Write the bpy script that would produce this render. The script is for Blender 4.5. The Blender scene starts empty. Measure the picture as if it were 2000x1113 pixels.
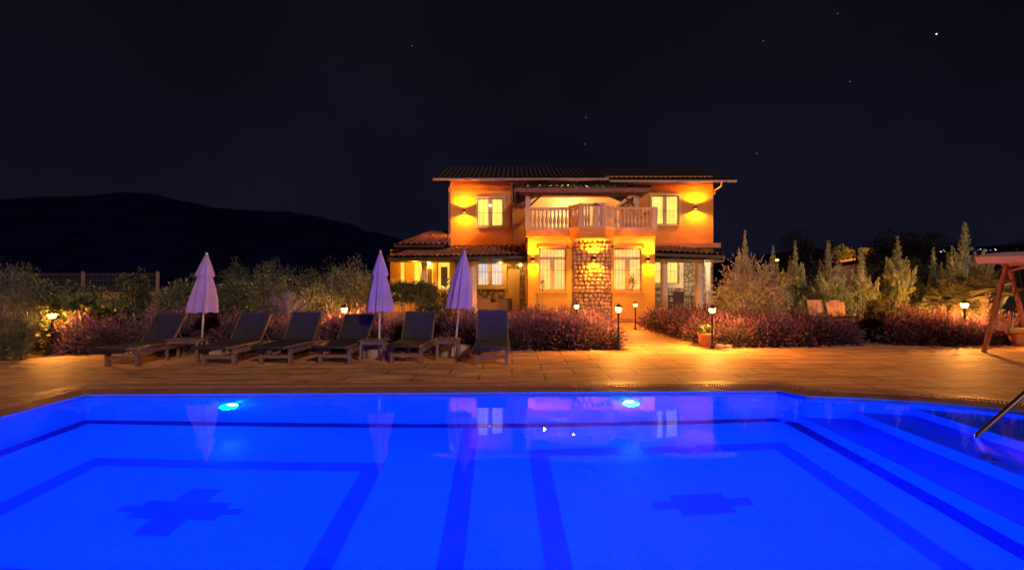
import bpy, bmesh, math, random
from mathutils import Vector, Matrix, noise
from mathutils.geometry import tessellate_polygon

# ------------------------------------------------------------------ camera, sky, sun, exposure
S = bpy.context.scene
COL = S.collection
R = math.radians
H = 1.62
cam_d = bpy.data.cameras.new('camera'); cam = bpy.data.objects.new('camera', cam_d); COL.objects.link(cam)
cam.location = (0, 0, H); cam.rotation_euler = (R(90), 0, 0)
cam_d.lens = 18.0; cam_d.sensor_width = 36.0; cam_d.clip_end = 8000; cam_d.clip_start = 0.05
S.camera = cam

W = bpy.data.worlds.new('World'); S.world = W; W.use_nodes = True
wn = W.node_tree; wn.nodes.clear()
wo = wn.nodes.new('ShaderNodeOutputWorld'); wb = wn.nodes.new('ShaderNodeBackground')
tc = wn.nodes.new('ShaderNodeTexCoord'); sx = wn.nodes.new('ShaderNodeSeparateXYZ'); cr = wn.nodes.new('ShaderNodeValToRGB')
wn.links.new(tc.outputs['Generated'], sx.inputs[0]); wn.links.new(sx.outputs['Z'], cr.inputs[0])
cr.color_ramp.elements[0].position = 0.0; cr.color_ramp.elements[0].color = (.0062, .0058, .0155, 1)
cr.color_ramp.elements[1].position = 0.55; cr.color_ramp.elements[1].color = (.0034, .0034, .0062, 1)
e = cr.color_ramp.elements.new(.2); e.color = (.0050, .0048, .0120, 1)
wnz = wn.nodes.new('ShaderNodeTexNoise'); wnz.inputs['Scale'].default_value = 2.2; wnz.inputs['Detail'].default_value = 6
wmr = wn.nodes.new('ShaderNodeMapRange'); wmr.inputs['From Min'].default_value = .3; wmr.inputs['From Max'].default_value = .7; wmr.inputs['To Min'].default_value = .72; wmr.inputs['To Max'].default_value = 1.28
wsc = wn.nodes.new('ShaderNodeVectorMath'); wsc.operation = 'SCALE'
wn.links.new(tc.outputs['Generated'], wnz.inputs['Vector']); wn.links.new(wnz.outputs['Fac'], wmr.inputs[0]); wn.links.new(wmr.outputs[0], wsc.inputs['Scale'])
wn.links.new(cr.outputs[0], wsc.inputs[0]); wn.links.new(wsc.outputs[0], wb.inputs['Color']); wb.inputs['Strength'].default_value = 1.0
wn.links.new(wb.outputs[0], wo.inputs['Surface'])

sun_d = bpy.data.lights.new('sun', 'SUN'); sun = bpy.data.objects.new('sun', sun_d); COL.objects.link(sun)
sun_d.energy = 1.3; sun_d.angle = R(5.0); sun_d.color = (1.0, .62, .48)
sun.rotation_euler = (R(68), 0, R(28))     # low, warm, from behind the camera on the right; stands in for off-frame light

S.view_settings.view_transform = 'Standard'; S.view_settings.look = 'None'
S.view_settings.exposure = 0.0; S.view_settings.gamma = 1.0
cy = S.cycles
cy.use_denoising = True; cy.max_bounces = 10; cy.diffuse_bounces = 4; cy.glossy_bounces = 4
cy.transmission_bounces = 6; cy.transparent_max_bounces = 12
cy.sample_clamp_indirect = 12.0; cy.use_light_tree = True

# ------------------------------------------------------------------ helpers
def PX(x, Y): return (x - 1000) * Y / 1000.0
def PZ(y, Y): return H + (556.5 - y) * Y / 1000.0

class MB:
    def __init__(s): s.v = []; s.f = []; s.m = []
    def quad(s, a, b, c, d, m=0):
        i = len(s.v); s.v += [tuple(a), tuple(b), tuple(c), tuple(d)]; s.f.append((i, i+1, i+2, i+3)); s.m.append(m)
    def tri(s, a, b, c, m=0):
        i = len(s.v); s.v += [tuple(a), tuple(b), tuple(c)]; s.f.append((i, i+1, i+2)); s.m.append(m)
    def box(s, x0, x1, y0, y1, z0, z1, m=0, M=None):
        p = [Vector((x, y, z)) for z in (z0, z1) for y in (y0, y1) for x in (x0, x1)]
        if M is not None: p = [M @ q for q in p]
        i = len(s.v); s.v += [tuple(q) for q in p]
        for f in ((0, 2, 3, 1), (4, 5, 7, 6), (0, 1, 5, 4), (2, 6, 7, 3), (0, 4, 6, 2), (1, 3, 7, 5)):
            s.f.append(tuple(i + k for k in f)); s.m.append(m)
    def bar(s, a, b, w, h, up=(0, 0, 1), m=0):
        a = Vector(a); b = Vector(b); d = (b - a); L = d.length; d.normalize(); u = Vector(up)
        sd = d.cross(u)
        if sd.length < 1e-4: sd = Vector((1, 0, 0))
        sd.normalize(); u = sd.cross(d)
        M = Matrix((sd, d, u)).transposed().to_4x4(); M.translation = a
        s.box(-w/2, w/2, 0, L, -h/2, h/2, m, M)
    def tube(s, pts, r, n=8, m=0, cap=True):
        pts = [Vector(p) for p in pts]
        if not isinstance(r, (list, tuple)): r = [r] * len(pts)
        i0 = len(s.v); ref = Vector((0, 0, 1))
        for k, p in enumerate(pts):
            d = (pts[min(k+1, len(pts)-1)] - pts[max(k-1, 0)]).normalized()
            a = d.cross(ref)
            if a.length < .05: a = d.cross(Vector((1, 0, 0)))
            a.normalize(); b = d.cross(a)
            for j in range(n):
                t = 2*math.pi*j/n; s.v.append(tuple(p + (a*math.cos(t) + b*math.sin(t))*r[k]))
        for k in range(len(pts)-1):
            for j in range(n):
                s.f.append((i0+k*n+j, i0+k*n+(j+1) % n, i0+(k+1)*n+(j+1) % n, i0+(k+1)*n+j)); s.m.append(m)
        if cap:
            s.f.append(tuple(i0+j for j in range(n))[::-1]); s.m.append(m)
            s.f.append(tuple(i0+(len(pts)-1)*n+j for j in range(n))); s.m.append(m)
    def lathe(s, prof, c=(0, 0, 0), n=16, m=0, mod=None):
        i0 = len(s.v)
        for k, (r, z) in enumerate(prof):
            for j in range(n):
                t = 2*math.pi*j/n; rr = r * (mod(t, z) if mod else 1)
                s.v.append((c[0]+rr*math.cos(t), c[1]+rr*math.sin(t), c[2]+z))
        for k in range(len(prof)-1):
            for j in range(n):
                s.f.append((i0+k*n+j, i0+k*n+(j+1) % n, i0+(k+1)*n+(j+1) % n, i0+(k+1)*n+j)); s.m.append(m)
    def prism(s, poly, z0, z1, m=0, bottom=True):
        n = len(poly); i = len(s.v)
        s.v += [(p[0], p[1], z0) for p in poly] + [(p[0], p[1], z1) for p in poly]
        if bottom: s.f.append(tuple(i+k for k in range(n))[::-1]); s.m.append(m)
        s.f.append(tuple(i+n+k for k in range(n))); s.m.append(m)
        for k in range(n):
            s.f.append((i+k, i+(k+1) % n, i+n+(k+1) % n, i+n+k)); s.m.append(m)
    def sheet(s, outer, holes, z, m=0):
        loops = [[Vector((p[0], p[1], 0)) for p in outer]] + [[Vector((p[0], p[1], 0)) for p in h] for h in holes]
        tris = tessellate_polygon(loops); flat = [p for l in loops for p in l]; i = len(s.v)
        s.v += [(p.x, p.y, z) for p in flat]
        for t in tris:
            a, b, c = (flat[k] for k in t)
            if (b-a).cross(c-a).z < 0: t = t[::-1]
            s.f.append(tuple(i+k for k in t)); s.m.append(m)
    def build(s, name, mat, parent=None, smooth=False, off=None):
        me = bpy.data.meshes.new(name)
        o0 = Vector((0, 0, 0))
        if off is not None: o0 = Vector(off)
        me.from_pydata([(v[0]-o0.x, v[1]-o0.y, v[2]-o0.z) for v in s.v], [], s.f)
        mats = mat if isinstance(mat, (list, tuple)) else [mat]
        for q in mats: me.materials.append(q)
        if len(mats) > 1: me.polygons.foreach_set('material_index', s.m)
        if smooth: me.polygons.foreach_set('use_smooth', [True]*len(me.polygons))
        me.update()
        o = bpy.data.objects.new(name, me); COL.objects.link(o)
        if parent: o.parent = parent
        return o

def tag(o, label=None, cat=None, group=None, kind=None):
    if label: o['label'] = label
    if cat: o['category'] = cat
    if group: o['group'] = group
    if kind: o['kind'] = kind
    return o
def empty(name, loc=(0, 0, 0), rz=0, label=None, cat=None, group=None):
    o = bpy.data.objects.new(name, None); COL.objects.link(o); o.location = loc; o.rotation_euler = (0, 0, rz)
    o.empty_display_size = .2
    return tag(o, label, cat, group)
def copy_tree(o, parent=None):
    c = o.copy(); COL.objects.link(c)
    if parent: c.parent = parent
    for ch in [q for q in bpy.data.objects if q.parent == o]: copy_tree(ch, c)
    return c
KIDS = {}
def dup(root, loc, rz=None, scale=None, label=None, group=None):
    c = copy_tree(root); c.location = loc
    if rz is not None: c.rotation_euler = (0, 0, rz)
    if scale is not None: c.scale = scale if isinstance(scale, (tuple, list)) else (scale,)*3
    if label: c['label'] = label
    if group: c['group'] = group
    return c

# ------------------------------------------------------------------ materials
def mat(name, col, rough=.6, metal=0., noise_amt=0., nscale=5., bump=0., bscale=20., emit=None, estr=0., col2=None,
        stretch=(1, 1, 1), spec=.5, transl=0., rand=0.):
    m = bpy.data.materials.new(name); m.use_nodes = True; nt = m.node_tree; b = nt.nodes['Principled BSDF']
    b.inputs['Base Color'].default_value = (*col, 1); b.inputs['Roughness'].default_value = rough
    b.inputs['Metallic'].default_value = metal; b.inputs['Specular IOR Level'].default_value = spec
    N = nt.nodes; L = nt.links
    tcn = N.new('ShaderNodeTexCoord'); mp = N.new('ShaderNodeMapping'); mp.inputs['Scale'].default_value = stretch
    L.new(tcn.outputs['Object'], mp.inputs[0])
    if noise_amt or col2:
        nz = N.new('ShaderNodeTexNoise'); nz.inputs['Scale'].default_value = nscale; nz.inputs['Detail'].default_value = 5
        L.new(mp.outputs[0], nz.inputs['Vector'])
        rp = N.new('ShaderNodeValToRGB'); L.new(nz.outputs['Fac'], rp.inputs[0])
        c2 = col2 or tuple(c*(1-noise_amt) for c in col); c1 = col if col2 else tuple(min(1, c*(1+noise_amt)) for c in col)
        rp.color_ramp.elements[0].position = .35; rp.color_ramp.elements[0].color = (*c2, 1)
        rp.color_ramp.elements[1].position = .65; rp.color_ramp.elements[1].color = (*c1, 1)
        out = rp.outputs[0]
        if rand:
            oi = N.new('ShaderNodeObjectInfo'); hs = N.new('ShaderNodeHueSaturation'); mr = N.new('ShaderNodeMapRange')
            mr.inputs['To Min'].default_value = 1-rand; mr.inputs['To Max'].default_value = 1+rand
            L.new(oi.outputs['Random'], mr.inputs[0]); L.new(mr.outputs[0], hs.inputs['Value']); L.new(out, hs.inputs['Color']); out = hs.outputs[0]
        L.new(out, b.inputs['Base Color'])
    if bump:
        n2 = N.new('ShaderNodeTexNoise'); n2.inputs['Scale'].default_value = bscale; n2.inputs['Detail'].default_value = 4
        L.new(mp.outputs[0], n2.inputs['Vector']); bp = N.new('ShaderNodeBump'); bp.inputs['Strength'].default_value = bump
        bp.inputs['Distance'].default_value = .02; L.new(n2.outputs['Fac'], bp.inputs['Height']); L.new(bp.outputs[0], b.inputs['Normal'])
    if emit:
        b.inputs['Emission Color'].default_value = (*emit, 1); b.inputs['Emission Strength'].default_value = estr
    if transl:
        tr = N.new('ShaderNodeBsdfTranslucent'); mx = N.new('ShaderNodeMixShader'); mx.inputs[0].default_value = transl
        src = b.inputs['Base Color'].links[0].from_socket if b.inputs['Base Color'].links else None
        if src: L.new(src, tr.inputs['Color'])
        else: tr.inputs['Color'].default_value = (*col, 1)
        oo = N['Material Output']; L.new(b.outputs[0], mx.inputs[1]); L.new(tr.outputs[0], mx.inputs[2]); L.new(mx.outputs[0], oo.inputs['Surface'])
    return m

def brick_mat(name, c1, c2, grout, sx_, sy_, rough=.4, mortar=.01, noisy=.3, bump=.4, stretch=None, streak=0., off=.5, axis='XY', spec=.5):
    m = bpy.data.materials.new(name); m.use_nodes = True; nt = m.node_tree; N = nt.nodes; L = nt.links; b = N['Principled BSDF']
    tcn = N.new('ShaderNodeTexCoord'); src = tcn.outputs['Object']
    if axis == 'XZ':
        sp = N.new('ShaderNodeSeparateXYZ'); cb = N.new('ShaderNodeCombineXYZ'); L.new(src, sp.inputs[0])
        ad = N.new('ShaderNodeMath'); ad.operation = 'ADD'; L.new(sp.outputs[0], ad.inputs[0]); L.new(sp.outputs[1], ad.inputs[1])
        L.new(ad.outputs[0], cb.inputs[0]); L.new(sp.outputs[2], cb.inputs[1]); src = cb.outputs[0]
    br = N.new('ShaderNodeTexBrick'); br.offset = off; L.new(src, br.inputs['Vector'])
    br.inputs['Scale'].default_value = 1; br.inputs['Brick Width'].default_value = sx_; br.inputs['Row Height'].default_value = sy_
    br.inputs['Mortar Size'].default_value = mortar; br.inputs['Color1'].default_value = (*c1, 1); br.inputs['Color2'].default_value = (*c2, 1)
    br.inputs['Mortar'].default_value = (*grout, 1); br.inputs['Mortar Smooth'].default_value = .1
    out = br.outputs['Color']
    mp = N.new('ShaderNodeMapping'); mp.inputs['Scale'].default_value = stretch or (1, 1, 1); L.new(tcn.outputs['Object'], mp.inputs[0])
    nz = N.new('ShaderNodeTexNoise'); nz.inputs['Scale'].default_value = 1.3; nz.inputs['Detail'].default_value = 8; nz.inputs['Roughness'].default_value = .65
    L.new(mp.outputs[0], nz.inputs['Vector'])
    mr = N.new('ShaderNodeMapRange'); mr.inputs['From Min'].default_value = .3; mr.inputs['From Max'].default_value = .7
    mr.inputs['To Min'].default_value = 1-noisy; mr.inputs['To Max'].default_value = 1+noisy; L.new(nz.outputs['Fac'], mr.inputs[0])
    mu = N.new('ShaderNodeVectorMath'); mu.operation = 'SCALE'; L.new(out, mu.inputs[0]); L.new(mr.outputs[0], mu.inputs['Scale'])
    L.new(mu.outputs[0], b.inputs['Base Color']); b.inputs['Specular IOR Level'].default_value = spec
    rr = N.new('ShaderNodeMapRange'); rr.inputs['From Min'].default_value = .3; rr.inputs['From Max'].default_value = .7
    rr.inputs['To Min'].default_value = rough-.08; rr.inputs['To Max'].default_value = rough+.12
    L.new(nz.outputs['Fac'], rr.inputs[0]); L.new(rr.outputs[0], b.inputs['Roughness'])
    if bump:
        bp = N.new('ShaderNodeBump'); bp.inputs['Strength'].default_value = bump; bp.inputs['Distance'].default_value = .01
        n3 = N.new('ShaderNodeTexNoise'); n3.inputs['Scale'].default_value = 7; n3.inputs['Detail'].default_value = 6; L.new(mp.outputs[0], n3.inputs['Vector'])
        sb = N.new('ShaderNodeMath'); sb.operation = 'SUBTRACT'; L.new(n3.outputs['Fac'], sb.inputs[0]); L.new(br.outputs['Fac'], sb.inputs[1])
        L.new(sb.outputs[0], bp.inputs['Height']); L.new(bp.outputs[0], b.inputs['Normal'])
    return m

def stone_mat(name, c1, c2, mortar, scale=5.):
    m = bpy.data.materials.new(name); m.use_nodes = True; nt = m.node_tree; N = nt.nodes; L = nt.links; b = N['Principled BSDF']
    b.inputs['Roughness'].default_value = .75
    tcn = N.new('ShaderNodeTexCoord')
    v = N.new('ShaderNodeTexVoronoi'); v.feature = 'DISTANCE_TO_EDGE'; v.inputs['Scale'].default_value = scale
    w = N.new('ShaderNodeTexVoronoi'); w.inputs['Scale'].default_value = scale
    for q in (v, w): L.new(tcn.outputs['Object'], q.inputs['Vector']); q.inputs['Randomness'].default_value = .75
    rp = N.new('ShaderNodeMapRange'); rp.inputs['From Min'].default_value = .02; rp.inputs['From Max'].default_value = .09; L.new(v.outputs['Distance'], rp.inputs[0])
    sp = N.new('ShaderNodeSeparateColor'); L.new(w.outputs['Color'], sp.inputs[0])
    mx = N.new('ShaderNodeMix'); mx.data_type = 'RGBA'; mx.inputs[6].default_value = (*c1, 1); mx.inputs[7].default_value = (*c2, 1); L.new(sp.outputs[0], mx.inputs[0])
    m2 = N.new('ShaderNodeMix'); m2.data_type = 'RGBA'; m2.inputs[6].default_value = (*mortar, 1); L.new(mx.outputs[2], m2.inputs[7]); L.new(rp.outputs[0], m2.inputs[0])
    L.new(m2.outputs[2], b.inputs['Base Color'])
    bp = N.new('ShaderNodeBump'); bp.inputs['Strength'].default_value = .9; bp.inputs['Distance'].default_value = .05
    L.new(rp.outputs[0], bp.inputs['Height']); L.new(bp.outputs[0], b.inputs['Normal'])
    return m

def lit_mat(name, c_top, c_bot, strength, fold=22., amt=.25, z0=0., z1=1.):
    """a lit window: drawn curtains and the room behind, glowing"""
    m = bpy.data.materials.new(name); m.use_nodes = True; nt = m.node_tree; N = nt.nodes; L = nt.links; b = N['Principled BSDF']
    b.inputs['Base Color'].default_value = (.3, .25, .15, 1); b.inputs['Roughness'].default_value = .9
    tcn = N.new('ShaderNodeTexCoord'); sp = N.new('ShaderNodeSeparateXYZ'); L.new(tcn.outputs['Object'], sp.inputs[0])
    mr = N.new('ShaderNodeMapRange'); mr.inputs['From Min'].default_value = z0; mr.inputs['From Max'].default_value = z1; L.new(sp.outputs[2], mr.inputs[0])
    mx = N.new('ShaderNodeMix'); mx.data_type = 'RGBA'; mx.inputs[6].default_value = (*c_bot, 1); mx.inputs[7].default_value = (*c_top, 1); L.new(mr.outputs[0], mx.inputs[0])
    L.new(mx.outputs[2], b.inputs['Emission Color'])
    wv = N.new('ShaderNodeTexWave'); wv.bands_direction = 'X'; wv.inputs['Scale'].default_value = fold/6; wv.inputs['Distortion'].default_value = 2.5; wv.inputs['Detail'].default_value = 2
    L.new(tcn.outputs['Object'], wv.inputs['Vector'])
    nz = N.new('ShaderNodeTexNoise'); nz.inputs['Scale'].default_value = 2.2; L.new(tcn.outputs['Object'], nz.inputs['Vector'])
    ad = N.new('ShaderNodeMath'); ad.operation = 'MULTIPLY_ADD'; ad.inputs[1].default_value = .45; L.new(wv.outputs['Fac'], ad.inputs[0]); L.new(nz.outputs['Fac'], ad.inputs[2])
    m2 = N.new('ShaderNodeMapRange'); m2.inputs['From Min'].default_value = .3; m2.inputs['From Max'].default_value = 1.1
    m2.inputs['To Min'].default_value = strength*(1-amt); m2.inputs['To Max'].default_value = strength*(1+amt); L.new(ad.outputs[0], m2.inputs[0])
    L.new(m2.outputs[0], b.inputs['Emission Strength'])
    return m

M = {}
M['plaster'] = mat('plaster', (.74, .345, .075), .85, noise_amt=.14, nscale=1.1, bump=.25, bscale=60)
M['bay_plaster'] = mat('bay_plaster', (.80, .44, .07), .85, noise_amt=.13, nscale=1.0, bump=.25, bscale=60)
M['cream'] = mat('cream', (.72, .62, .44), .7, noise_amt=.05, nscale=2, bump=.1)
M['cream_room'] = mat('cream_room', (.80, .66, .42), .9, noise_amt=.05, nscale=2)
M['coral'] = mat('coral', (.62, .25, .15), .8, noise_amt=.1)
M['white_paint'] = mat('white_paint', (.66, .46, .35), .6, noise_amt=.05, nscale=3)
M['column'] = mat('column', (.68, .60, .50), .6, noise_amt=.06, nscale=2)
M['wood_dark'] = mat('wood_dark', (.06, .035, .025), .55, noise_amt=.4, nscale=8, stretch=(1, 6, 1), bump=.3)
M['wood_beam'] = mat('wood_beam', (.22, .10, .06), .6, noise_amt=.3, nscale=6, bump=.2)
M['wood'] = mat('wood', (.21, .13, .10), .5, noise_amt=.45, nscale=7, stretch=(6, 1, 6), bump=.35, bscale=30)
M['wood_swing'] = mat('wood_swing', (.42, .17, .08), .45, noise_amt=.35, nscale=6, stretch=(3, 3, .6), bump=.2)
M['wood_chair'] = mat('wood_chair', (.62, .30, .13), .55, noise_amt=.25, nscale=5, bump=.2)
M['sling'] = mat('sling', (.035, .033, .05), .7, noise_amt=.2, nscale=4, bump=.5, bscale=200)
M['canvas'] = mat('canvas', (.50, .36, .74), .9, noise_amt=.06, nscale=3, bump=.25, bscale=9, transl=.12)
M['canopy_fabric'] = mat('canopy_fabric', (.74, .50, .46), .85, noise_amt=.07, nscale=3, bump=.3, bscale=6)
M['fence_post'] = mat('fence_post', (.26, .24, .22), .5, metal=.2)
M['fence_metal'] = mat('fence_metal', (.16, .15, .15), .5, metal=.3)
M['metal_white'] = mat('metal_white', (.62, .58, .56), .35, metal=.3)
M['steel'] = mat('steel', (.50, .42, .36), .34, metal=1.0)
M['black_metal'] = mat('black_metal', (.035, .025, .02), .4, metal=.5, noise_amt=.2)
M['grille'] = mat('grille', (.20, .13, .07), .5, metal=.4)
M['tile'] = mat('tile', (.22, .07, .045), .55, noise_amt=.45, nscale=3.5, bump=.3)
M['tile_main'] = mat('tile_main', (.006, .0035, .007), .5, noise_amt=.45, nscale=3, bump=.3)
M['gutter'] = mat('gutter', (.42, .28, .28), .5, noise_amt=.1)
M['terracotta'] = mat('terracotta', (.50, .18, .08), .65, noise_amt=.15, nscale=6, bump=.2)
M['concrete'] = mat('concrete', (.50, .45, .38), .8, noise_amt=.15, nscale=5, bump=.4)
M['wicker'] = brick_mat('wicker', (.50, .32, .13), (.38, .23, .09), (.12, .07, .03), .05, .02, rough=.7, mortar=.004, noisy=.2, bump=.6, axis='XZ')
M['cushion'] = mat('cushion', (.70, .62, .50), .9, bump=.2)
M['rattan_dark'] = mat('rattan_dark', (.07, .04, .035), .6, noise_amt=.3, nscale=25, bump=.5, bscale=80)
M['bark'] = mat('bark', (.13, .085, .055), .9, noise_amt=.4, nscale=8, bump=.8, bscale=12)
M['bark_pale'] = mat('bark_pale', (.34, .25, .19), .9, noise_amt=.3, nscale=8, bump=.6, bscale=12)
M['soil'] = mat('soil', (.055, .035, .025), .95, noise_amt=.5, nscale=4, bump=.9, bscale=14)
M['ground'] = mat('ground', (.006, .006, .006), .95, noise_amt=.5, nscale=.6, bump=.6, bscale=3)
M['hill'] = mat('hill', (.003, .003, .030), 1., noise_amt=.4, nscale=.02, spec=0)  # night darkness is put into this colour, as the sun also reaches it
M['rock'] = mat('rock', (.45, .38, .33), .85, noise_amt=.3, nscale=6, bump=.6)
M['stone'] = stone_mat('stone', (.42, .36, .25), (.30, .24, .15), (.16, .12, .08), 4.6)
M['mortar'] = mat('mortar', (.24, .13, .09), .9, noise_amt=.3, bump=.5)
M['pebble'] = mat('pebble', (.68, .46, .25), .65, noise_amt=.55, nscale=3.5, bump=.4, bscale=15)
M['deck'] = brick_mat('deck', (.80, .45, .20), (.68, .37, .16), (.13, .07, .04), 1.15, .62, rough=.62, mortar=.011, noisy=.5, bump=.6, stretch=(.8, 2.6, 1), spec=.35)
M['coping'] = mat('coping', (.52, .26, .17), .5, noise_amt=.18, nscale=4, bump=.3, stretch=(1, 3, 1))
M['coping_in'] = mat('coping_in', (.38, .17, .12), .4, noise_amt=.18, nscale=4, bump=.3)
M['grate'] = mat('grate', (.62, .38, .26), .5)
M['gutter_dark'] = mat('gutter_dark', (.03, .02, .02), .8)
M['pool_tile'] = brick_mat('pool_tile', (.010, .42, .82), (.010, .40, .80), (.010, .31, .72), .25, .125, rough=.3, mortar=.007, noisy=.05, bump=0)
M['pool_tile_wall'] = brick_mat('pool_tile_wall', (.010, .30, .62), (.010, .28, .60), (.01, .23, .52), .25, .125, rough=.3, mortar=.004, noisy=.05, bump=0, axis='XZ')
M['pool_band'] = brick_mat('pool_band', (.006, .11, .36), (.006, .10, .34), (.008, .15, .45), .25, .125, rough=.3, mortar=.006, noisy=.08, bump=0)
M['pool_navy'] = brick_mat('pool_navy', (.005, .012, .10), (.005, .012, .09), (.01, .03, .14), .25, .125, rough=.3, mortar=.006, noisy=.05, bump=0)
M['pool_tread'] = mat('pool_tread', (.007, .12, .36), .4, noise_amt=.1, nscale=3, stretch=(1, 3, 1))
M['lav_leaf'] = mat('lav_leaf', (.10, .095, .09), .85, col2=(.035, .04, .035), nscale=5, transl=.25, rand=.22)
M['lav_flower'] = mat('lav_flower', (.36, .16, .24), .8, col2=(.20, .09, .17), nscale=6, transl=.25, rand=.2)
M['cypress'] = mat('cypress', (.74, .80, .46), .8, col2=(.44, .50, .28), nscale=3.2, transl=.25, rand=.15)
M['olive'] = mat('olive', (.56, .50, .38), .8, col2=(.28, .26, .19), nscale=3, transl=.25)
M['dark_leaf'] = mat('dark_leaf', (.12, .16, .07), .7, col2=(.04, .065, .03), nscale=3, transl=.2, rand=.2)
M['grey_leaf'] = mat('grey_leaf', (.21, .24, .14), .8, col2=(.08, .095, .06), nscale=3, transl=.2, rand=.2)
M['ivy'] = mat('ivy', (.20, .24, .07), .6, col2=(.07, .09, .03), nscale=5, transl=.2)
M['lime_leaf'] = mat('lime_leaf', (.42, .42, .14), .7, col2=(.2, .22, .07), nscale=4, transl=.25)
M['palm'] = mat('palm', (.13, .13, .07), .6, col2=(.08, .09, .04), nscale=6)
M['cycad'] = mat('cycad', (.26, .22, .40), .6, col2=(.14, .12, .24), nscale=6)
M['petal'] = mat('petal', (.75, .62, .60), .8, transl=.3)
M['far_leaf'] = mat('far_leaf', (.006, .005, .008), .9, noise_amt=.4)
M['brick_wall'] = brick_mat('brick_wall', (.50, .26, .16), (.42, .20, .12), (.25, .16, .1), .3, .12, rough=.85, mortar=.01, axis='XZ')
M['lamp_glow'] = mat('lamp_glow', (.9, .7, .3), .5, emit=(1., .50, .06), estr=9)
_n = M['lamp_glow'].node_tree; _mx = _n.nodes.new('ShaderNodeMixShader'); _mx.inputs[0].default_value = .72; _tr = _n.nodes.new('ShaderNodeBsdfTransparent')
_n.links.new(_n.nodes['Principled BSDF'].outputs[0], _mx.inputs[1]); _n.links.new(_tr.outputs[0], _mx.inputs[2]); _n.links.new(_mx.outputs[0], _n.nodes['Material Output'].inputs['Surface'])
M['far_glow'] = mat('far_glow', (.9, .5, .2), .5, emit=(1., .28, .02), estr=30)
M['town_glow'] = mat('town_glow', (.9, .9, 1), .5, emit=(.7, .8, 1.), estr=1.5)
M['star_glow'] = mat('star_glow', (1, 1, 1), .5, emit=(1, .97, .9), estr=2.2)
M['faint_star'] = mat('faint_star', (1, 1, 1), .5, emit=(.8, .82, 1), estr=.12)
M['bulb'] = mat('bulb', (1, .9, .6), .5, emit=(1., .8, .35), estr=3.5)
M['porch_bulb'] = mat('porch_bulb', (1, .9, .6), .5, emit=(1., .62, .12), estr=28)
M['pool_glow'] = mat('pool_glow', (.3, .9, 1), .5, emit=(.25, .95, 1.), estr=7)
M['led'] = mat('led', (1, .8, .3), .5, emit=(1., .5, .03), estr=10)

def water_mat():
    m = bpy.data.materials.new('water'); m.use_nodes = True; nt = m.node_tree; N = nt.nodes; L = nt.links; N.clear()
    o = N.new('ShaderNodeOutputMaterial'); g = N.new('ShaderNodeBsdfGlass'); g.inputs['IOR'].default_value = 1.333
    g.inputs['Roughness'].default_value = 0.0; g.inputs['Color'].default_value = (.97, .985, 1, 1)
    tcn = N.new('ShaderNodeTexCoord'); n = N.new('ShaderNodeTexNoise'); n.inputs['Scale'].default_value = 1.5; n.inputs['Detail'].default_value = 1.5
    L.new(tcn.outputs['Object'], n.inputs['Vector']); b = N.new('ShaderNodeBump'); b.inputs['Strength'].default_value = .09; b.inputs['Distance'].default_value = .03
    L.new(n.outputs['Fac'], b.inputs['Height']); L.new(b.outputs[0], g.inputs['Normal']); rf = N.new('ShaderNodeBsdfRefraction'); rf.inputs['IOR'].default_value = 1.333; rf.inputs['Roughness'].default_value = 0.0; rf.inputs['Color'].default_value = (.97, .985, 1, 1)
    L.new(b.outputs[0], rf.inputs['Normal']); mx = N.new('ShaderNodeMixShader'); mx.inputs[0].default_value = .45
    L.new(g.outputs[0], mx.inputs[1]); L.new(rf.outputs[0], mx.inputs[2]); L.new(mx.outputs[0], o.inputs['Surface'])
    return m
M['water'] = water_mat()

# ------------------------------------------------------------------ pool, deck, ground
TH = R(1.5)
def pr(x, y, z=None):
    X = x*math.cos(TH) - y*math.sin(TH); Y = x*math.sin(TH) + y*math.cos(TH)
    return (X, Y) if z is None else (X, Y, z)
WL = -.06; FZ = -1.6
XL, XR, YF, YN = -6.2, 4.5, 7.84, 1.25
arc = [(4.56, 7.46), (5.2, 7.33), (5.95, 7.08), (6.5, 6.78), (7.0, 6.35), (7.4, 5.8), (7.65, 5.1), (7.7, 4.4), (7.6, 3.7), (7.3, 3.1), (6.8, 2.5), (6.2, 2.05), (5.4, 1.75), (4.56, 1.6)]
basin = [(XL, YN), (XL, YF), (XR-.18, YF)] + arc + [(XR-.18, YN)]       # clockwise from above
basin = basin[::-1]                                                     # now counter-clockwise
def offset_poly(poly, d):
    n = len(poly); out = []
    for i in range(n):
        a, b, c = Vector(poly[i-1]), Vector(poly[i]), Vector(poly[(i+1) % n])
        e1 = (b-a).normalized(); e2 = (c-b).normalized(); n1 = Vector((e1.y, -e1.x)); n2 = Vector((e2.y, -e2.x))
        k = n1+n2; k = k/(max(.5, k.length_squared/2)); out.append((b.x+k.x*d, b.y+k.y*d))
    return out
P0 = [pr(*p) for p in basin]
P1 = [pr(*p) for p in offset_poly(basin, .26)]
P2 = [pr(*p) for p in offset_poly(basin, .46)]
P3 = [pr(*p) for p in offset_poly(basin, .70)]

# basin: walls, floor, steps, tile bands (pattern of one surface)
b = MB()
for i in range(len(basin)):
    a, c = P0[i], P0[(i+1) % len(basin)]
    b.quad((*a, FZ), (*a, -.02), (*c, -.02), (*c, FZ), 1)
b.sheet([pr(*p) for p in basin], [], FZ, 0)
def band(x0, x1, y0, y1, z=FZ+.004, m=2):
    b.quad(pr(x0, y0, z), pr(x1, y0, z), pr(x1, y1, z), pr(x0, y1, z), m)
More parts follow.
